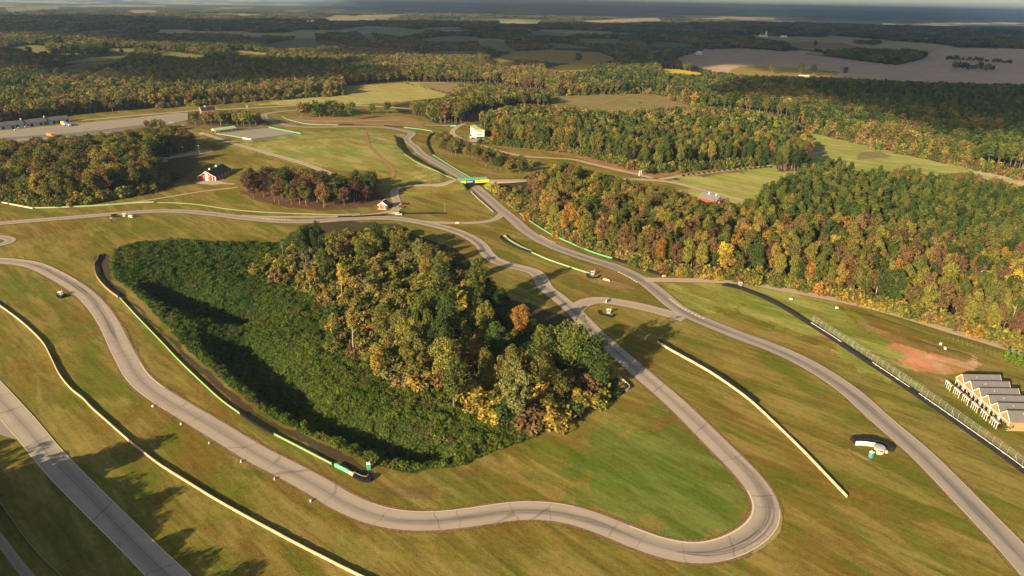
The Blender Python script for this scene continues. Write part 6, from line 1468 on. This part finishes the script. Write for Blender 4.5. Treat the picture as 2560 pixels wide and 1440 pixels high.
SH1 = [(560, 62), (640, 80), (690, 104), (760, 122), (900, 128), (1040, 136), (1180, 146), (1290, 150), (1340, 158), (1420, 160), (1520, 161), (1600, 150), (1690, 158), (1740, 163), (1800, 163), (1850, 158), (1900, 160), (2010, 166), (2110, 178), (2180, 215), (2090, 222), (1960, 222), (1840, 214), (1960, 236), (2200, 240), (2330, 262), (2460, 300), (2640, 330), (2640, 66), (2300, 64), (1950, 58), (1700, 60), (1440, 64), (1000, 56), (700, 54)]
cloud(SH1, 1250, 1, 'broad grey cloud high over the right-hand country, shading the purple brown field')
cloud([(170, 182), (330, 163), (470, 160), (600, 170), (760, 182), (940, 198), (1010, 203), (860, 210), (700, 210), (560, 206), (420, 203), (300, 205), (230, 200)], 1250, 2, 'long cloud bank shading the far left woods', 110, 60)
cloud([(-60, 52), (200, 44), (560, 60), (700, 88), (730, 116), (640, 114), (540, 112), (430, 100), (250, 98), (120, 88), (-60, 100)], 1250, 3, 'cloud bank shading the upper left country', 150, 70)
cloud([(-60, 135), (60, 140), (150, 165), (220, 175), (120, 192), (0, 195), (-60, 180)], 1250, 6, 'small cloud shading the far left edge', 90, 50)
cloud([(900, 2), (1250, 7), (2000, 22), (2660, 35), (2660, 54), (2100, 50), (1960, 37), (1400, 40), (1000, 34), (900, 22)], 1500, 4, 'far cloud bank shading the horizon country', 900, 140)

# ------------------------------------------------------------------ haze
def haze(density):
    m = bpy.data.materials.new('haze_air'); m.use_nodes = True; nt = m.node_tree; nt.nodes.remove(nt.nodes['Principled BSDF'])
    v = nt.nodes.new('ShaderNodeVolumePrincipled'); v.inputs['Density'].default_value = density; v.inputs['Color'].default_value = (.50, .71, 1.0, 1); v.inputs['Anisotropy'].default_value = .2
    nt.links.new(v.outputs[0], nt.nodes['Material Output'].inputs['Volume'])
    R_ = 74000.0; mb = MB().box((0, 0, -140.0), (2 * R_, 2 * R_, 420.0)); o = mb.build('haze', m); tag(o, 'thin pale air that fades the far country to blue', kind='stuff'); return o
HAZE = 3.9e-5
if HAZE: haze(HAZE)

# ------------------------------------------------------------------ tidy: an Empty left at the origin moves to the foot of its parts
for o in list(S.objects):
    if o.type == 'EMPTY' and o.parent is None and o.location.length < 1e-6:
        ch = [c for c in S.objects if c.parent == o and c.type == 'MESH' and len(c.data.vertices)]
        if not ch: continue
        v = ch[0].data.vertices[len(ch[0].data.vertices) // 2].co + ch[0].location; b = Vector((v.x, v.y, land1(v.x, v.y)))
        o.location = b
        for c in ch: c.location = c.location - b

# ------------------------------------------------------------------ light, sky, camera
w = bpy.data.worlds.new('World'); S.world = w; w.use_nodes = True; nt = w.node_tree; bg = nt.nodes['Background']
sky = nt.nodes.new('ShaderNodeTexSky'); sky.sky_type = 'NISHITA'; sky.sun_disc = False; sky.sun_elevation = SUN_EL
sdir = np.array([-SHX, -SHY]); sky.sun_rotation = math.atan2(sdir[0], sdir[1]); sky.air_density = 1.0; sky.dust_density = 1.5; sky.ozone_density = 1.2
tc = nt.nodes.new('ShaderNodeTexCoord').outputs['Generated']
mp = nd(nt, 'ShaderNodeMapping'); mp.inputs['Scale'].default_value = (3.0, 3.0, 26.0); nt.links.new(tc, mp.inputs['Vector'])
n1 = ramp(nt, noise(nt, mp.outputs[0], 1.6, 6, .6, .4), .50, .74)
col = mixc(nt, math_n(nt, 'MULTIPLY', n1, .6), sky.outputs[0], (4.3, 4.7, 4.9))
nt.links.new(col, bg.inputs['Color']); bg.inputs['Strength'].default_value = .08
sl = bpy.data.lights.new('sun', 'SUN'); sl.energy = 5.0; sl.angle = math.radians(.5); sl.color = (1.0, .79, .50)
so = bpy.data.objects.new('sun', sl); COL.objects.link(so)
d = Vector((SHX * math.cos(SUN_EL), SHY * math.cos(SUN_EL), -math.sin(SUN_EL))); so.rotation_euler = d.to_track_quat('-Z', 'Y').to_euler(); so.location = (-300, -300, 400)
cd = bpy.data.cameras.new('camera'); co = bpy.data.objects.new('camera', cd); COL.objects.link(co); S.camera = co
cd.sensor_width = 36; cd.lens = 36 * F / 2560; cd.clip_start = 1; cd.clip_end = 200000
co.matrix_world = Matrix(((RT[0], UP[0], -FW[0], 0), (RT[1], UP[1], -FW[1], 0), (RT[2], UP[2], -FW[2], CAMH), (0, 0, 0, 1)))
S.view_settings.view_transform = 'Standard'; S.view_settings.look = 'None'; S.view_settings.exposure = 1.5; S.view_settings.gamma = 1
S.render.engine = 'CYCLES'; S.cycles.use_denoising = True; S.cycles.denoising_input_passes = 'RGB_ALBEDO_NORMAL'; S.cycles.denoising_prefilter = 'ACCURATE'; S.cycles.max_bounces = 5; S.cycles.diffuse_bounces = 2; S.cycles.transparent_max_bounces = 24; S.cycles.volume_bounces = 0
S.cycles.use_adaptive_sampling = True; S.cycles.adaptive_threshold = .01
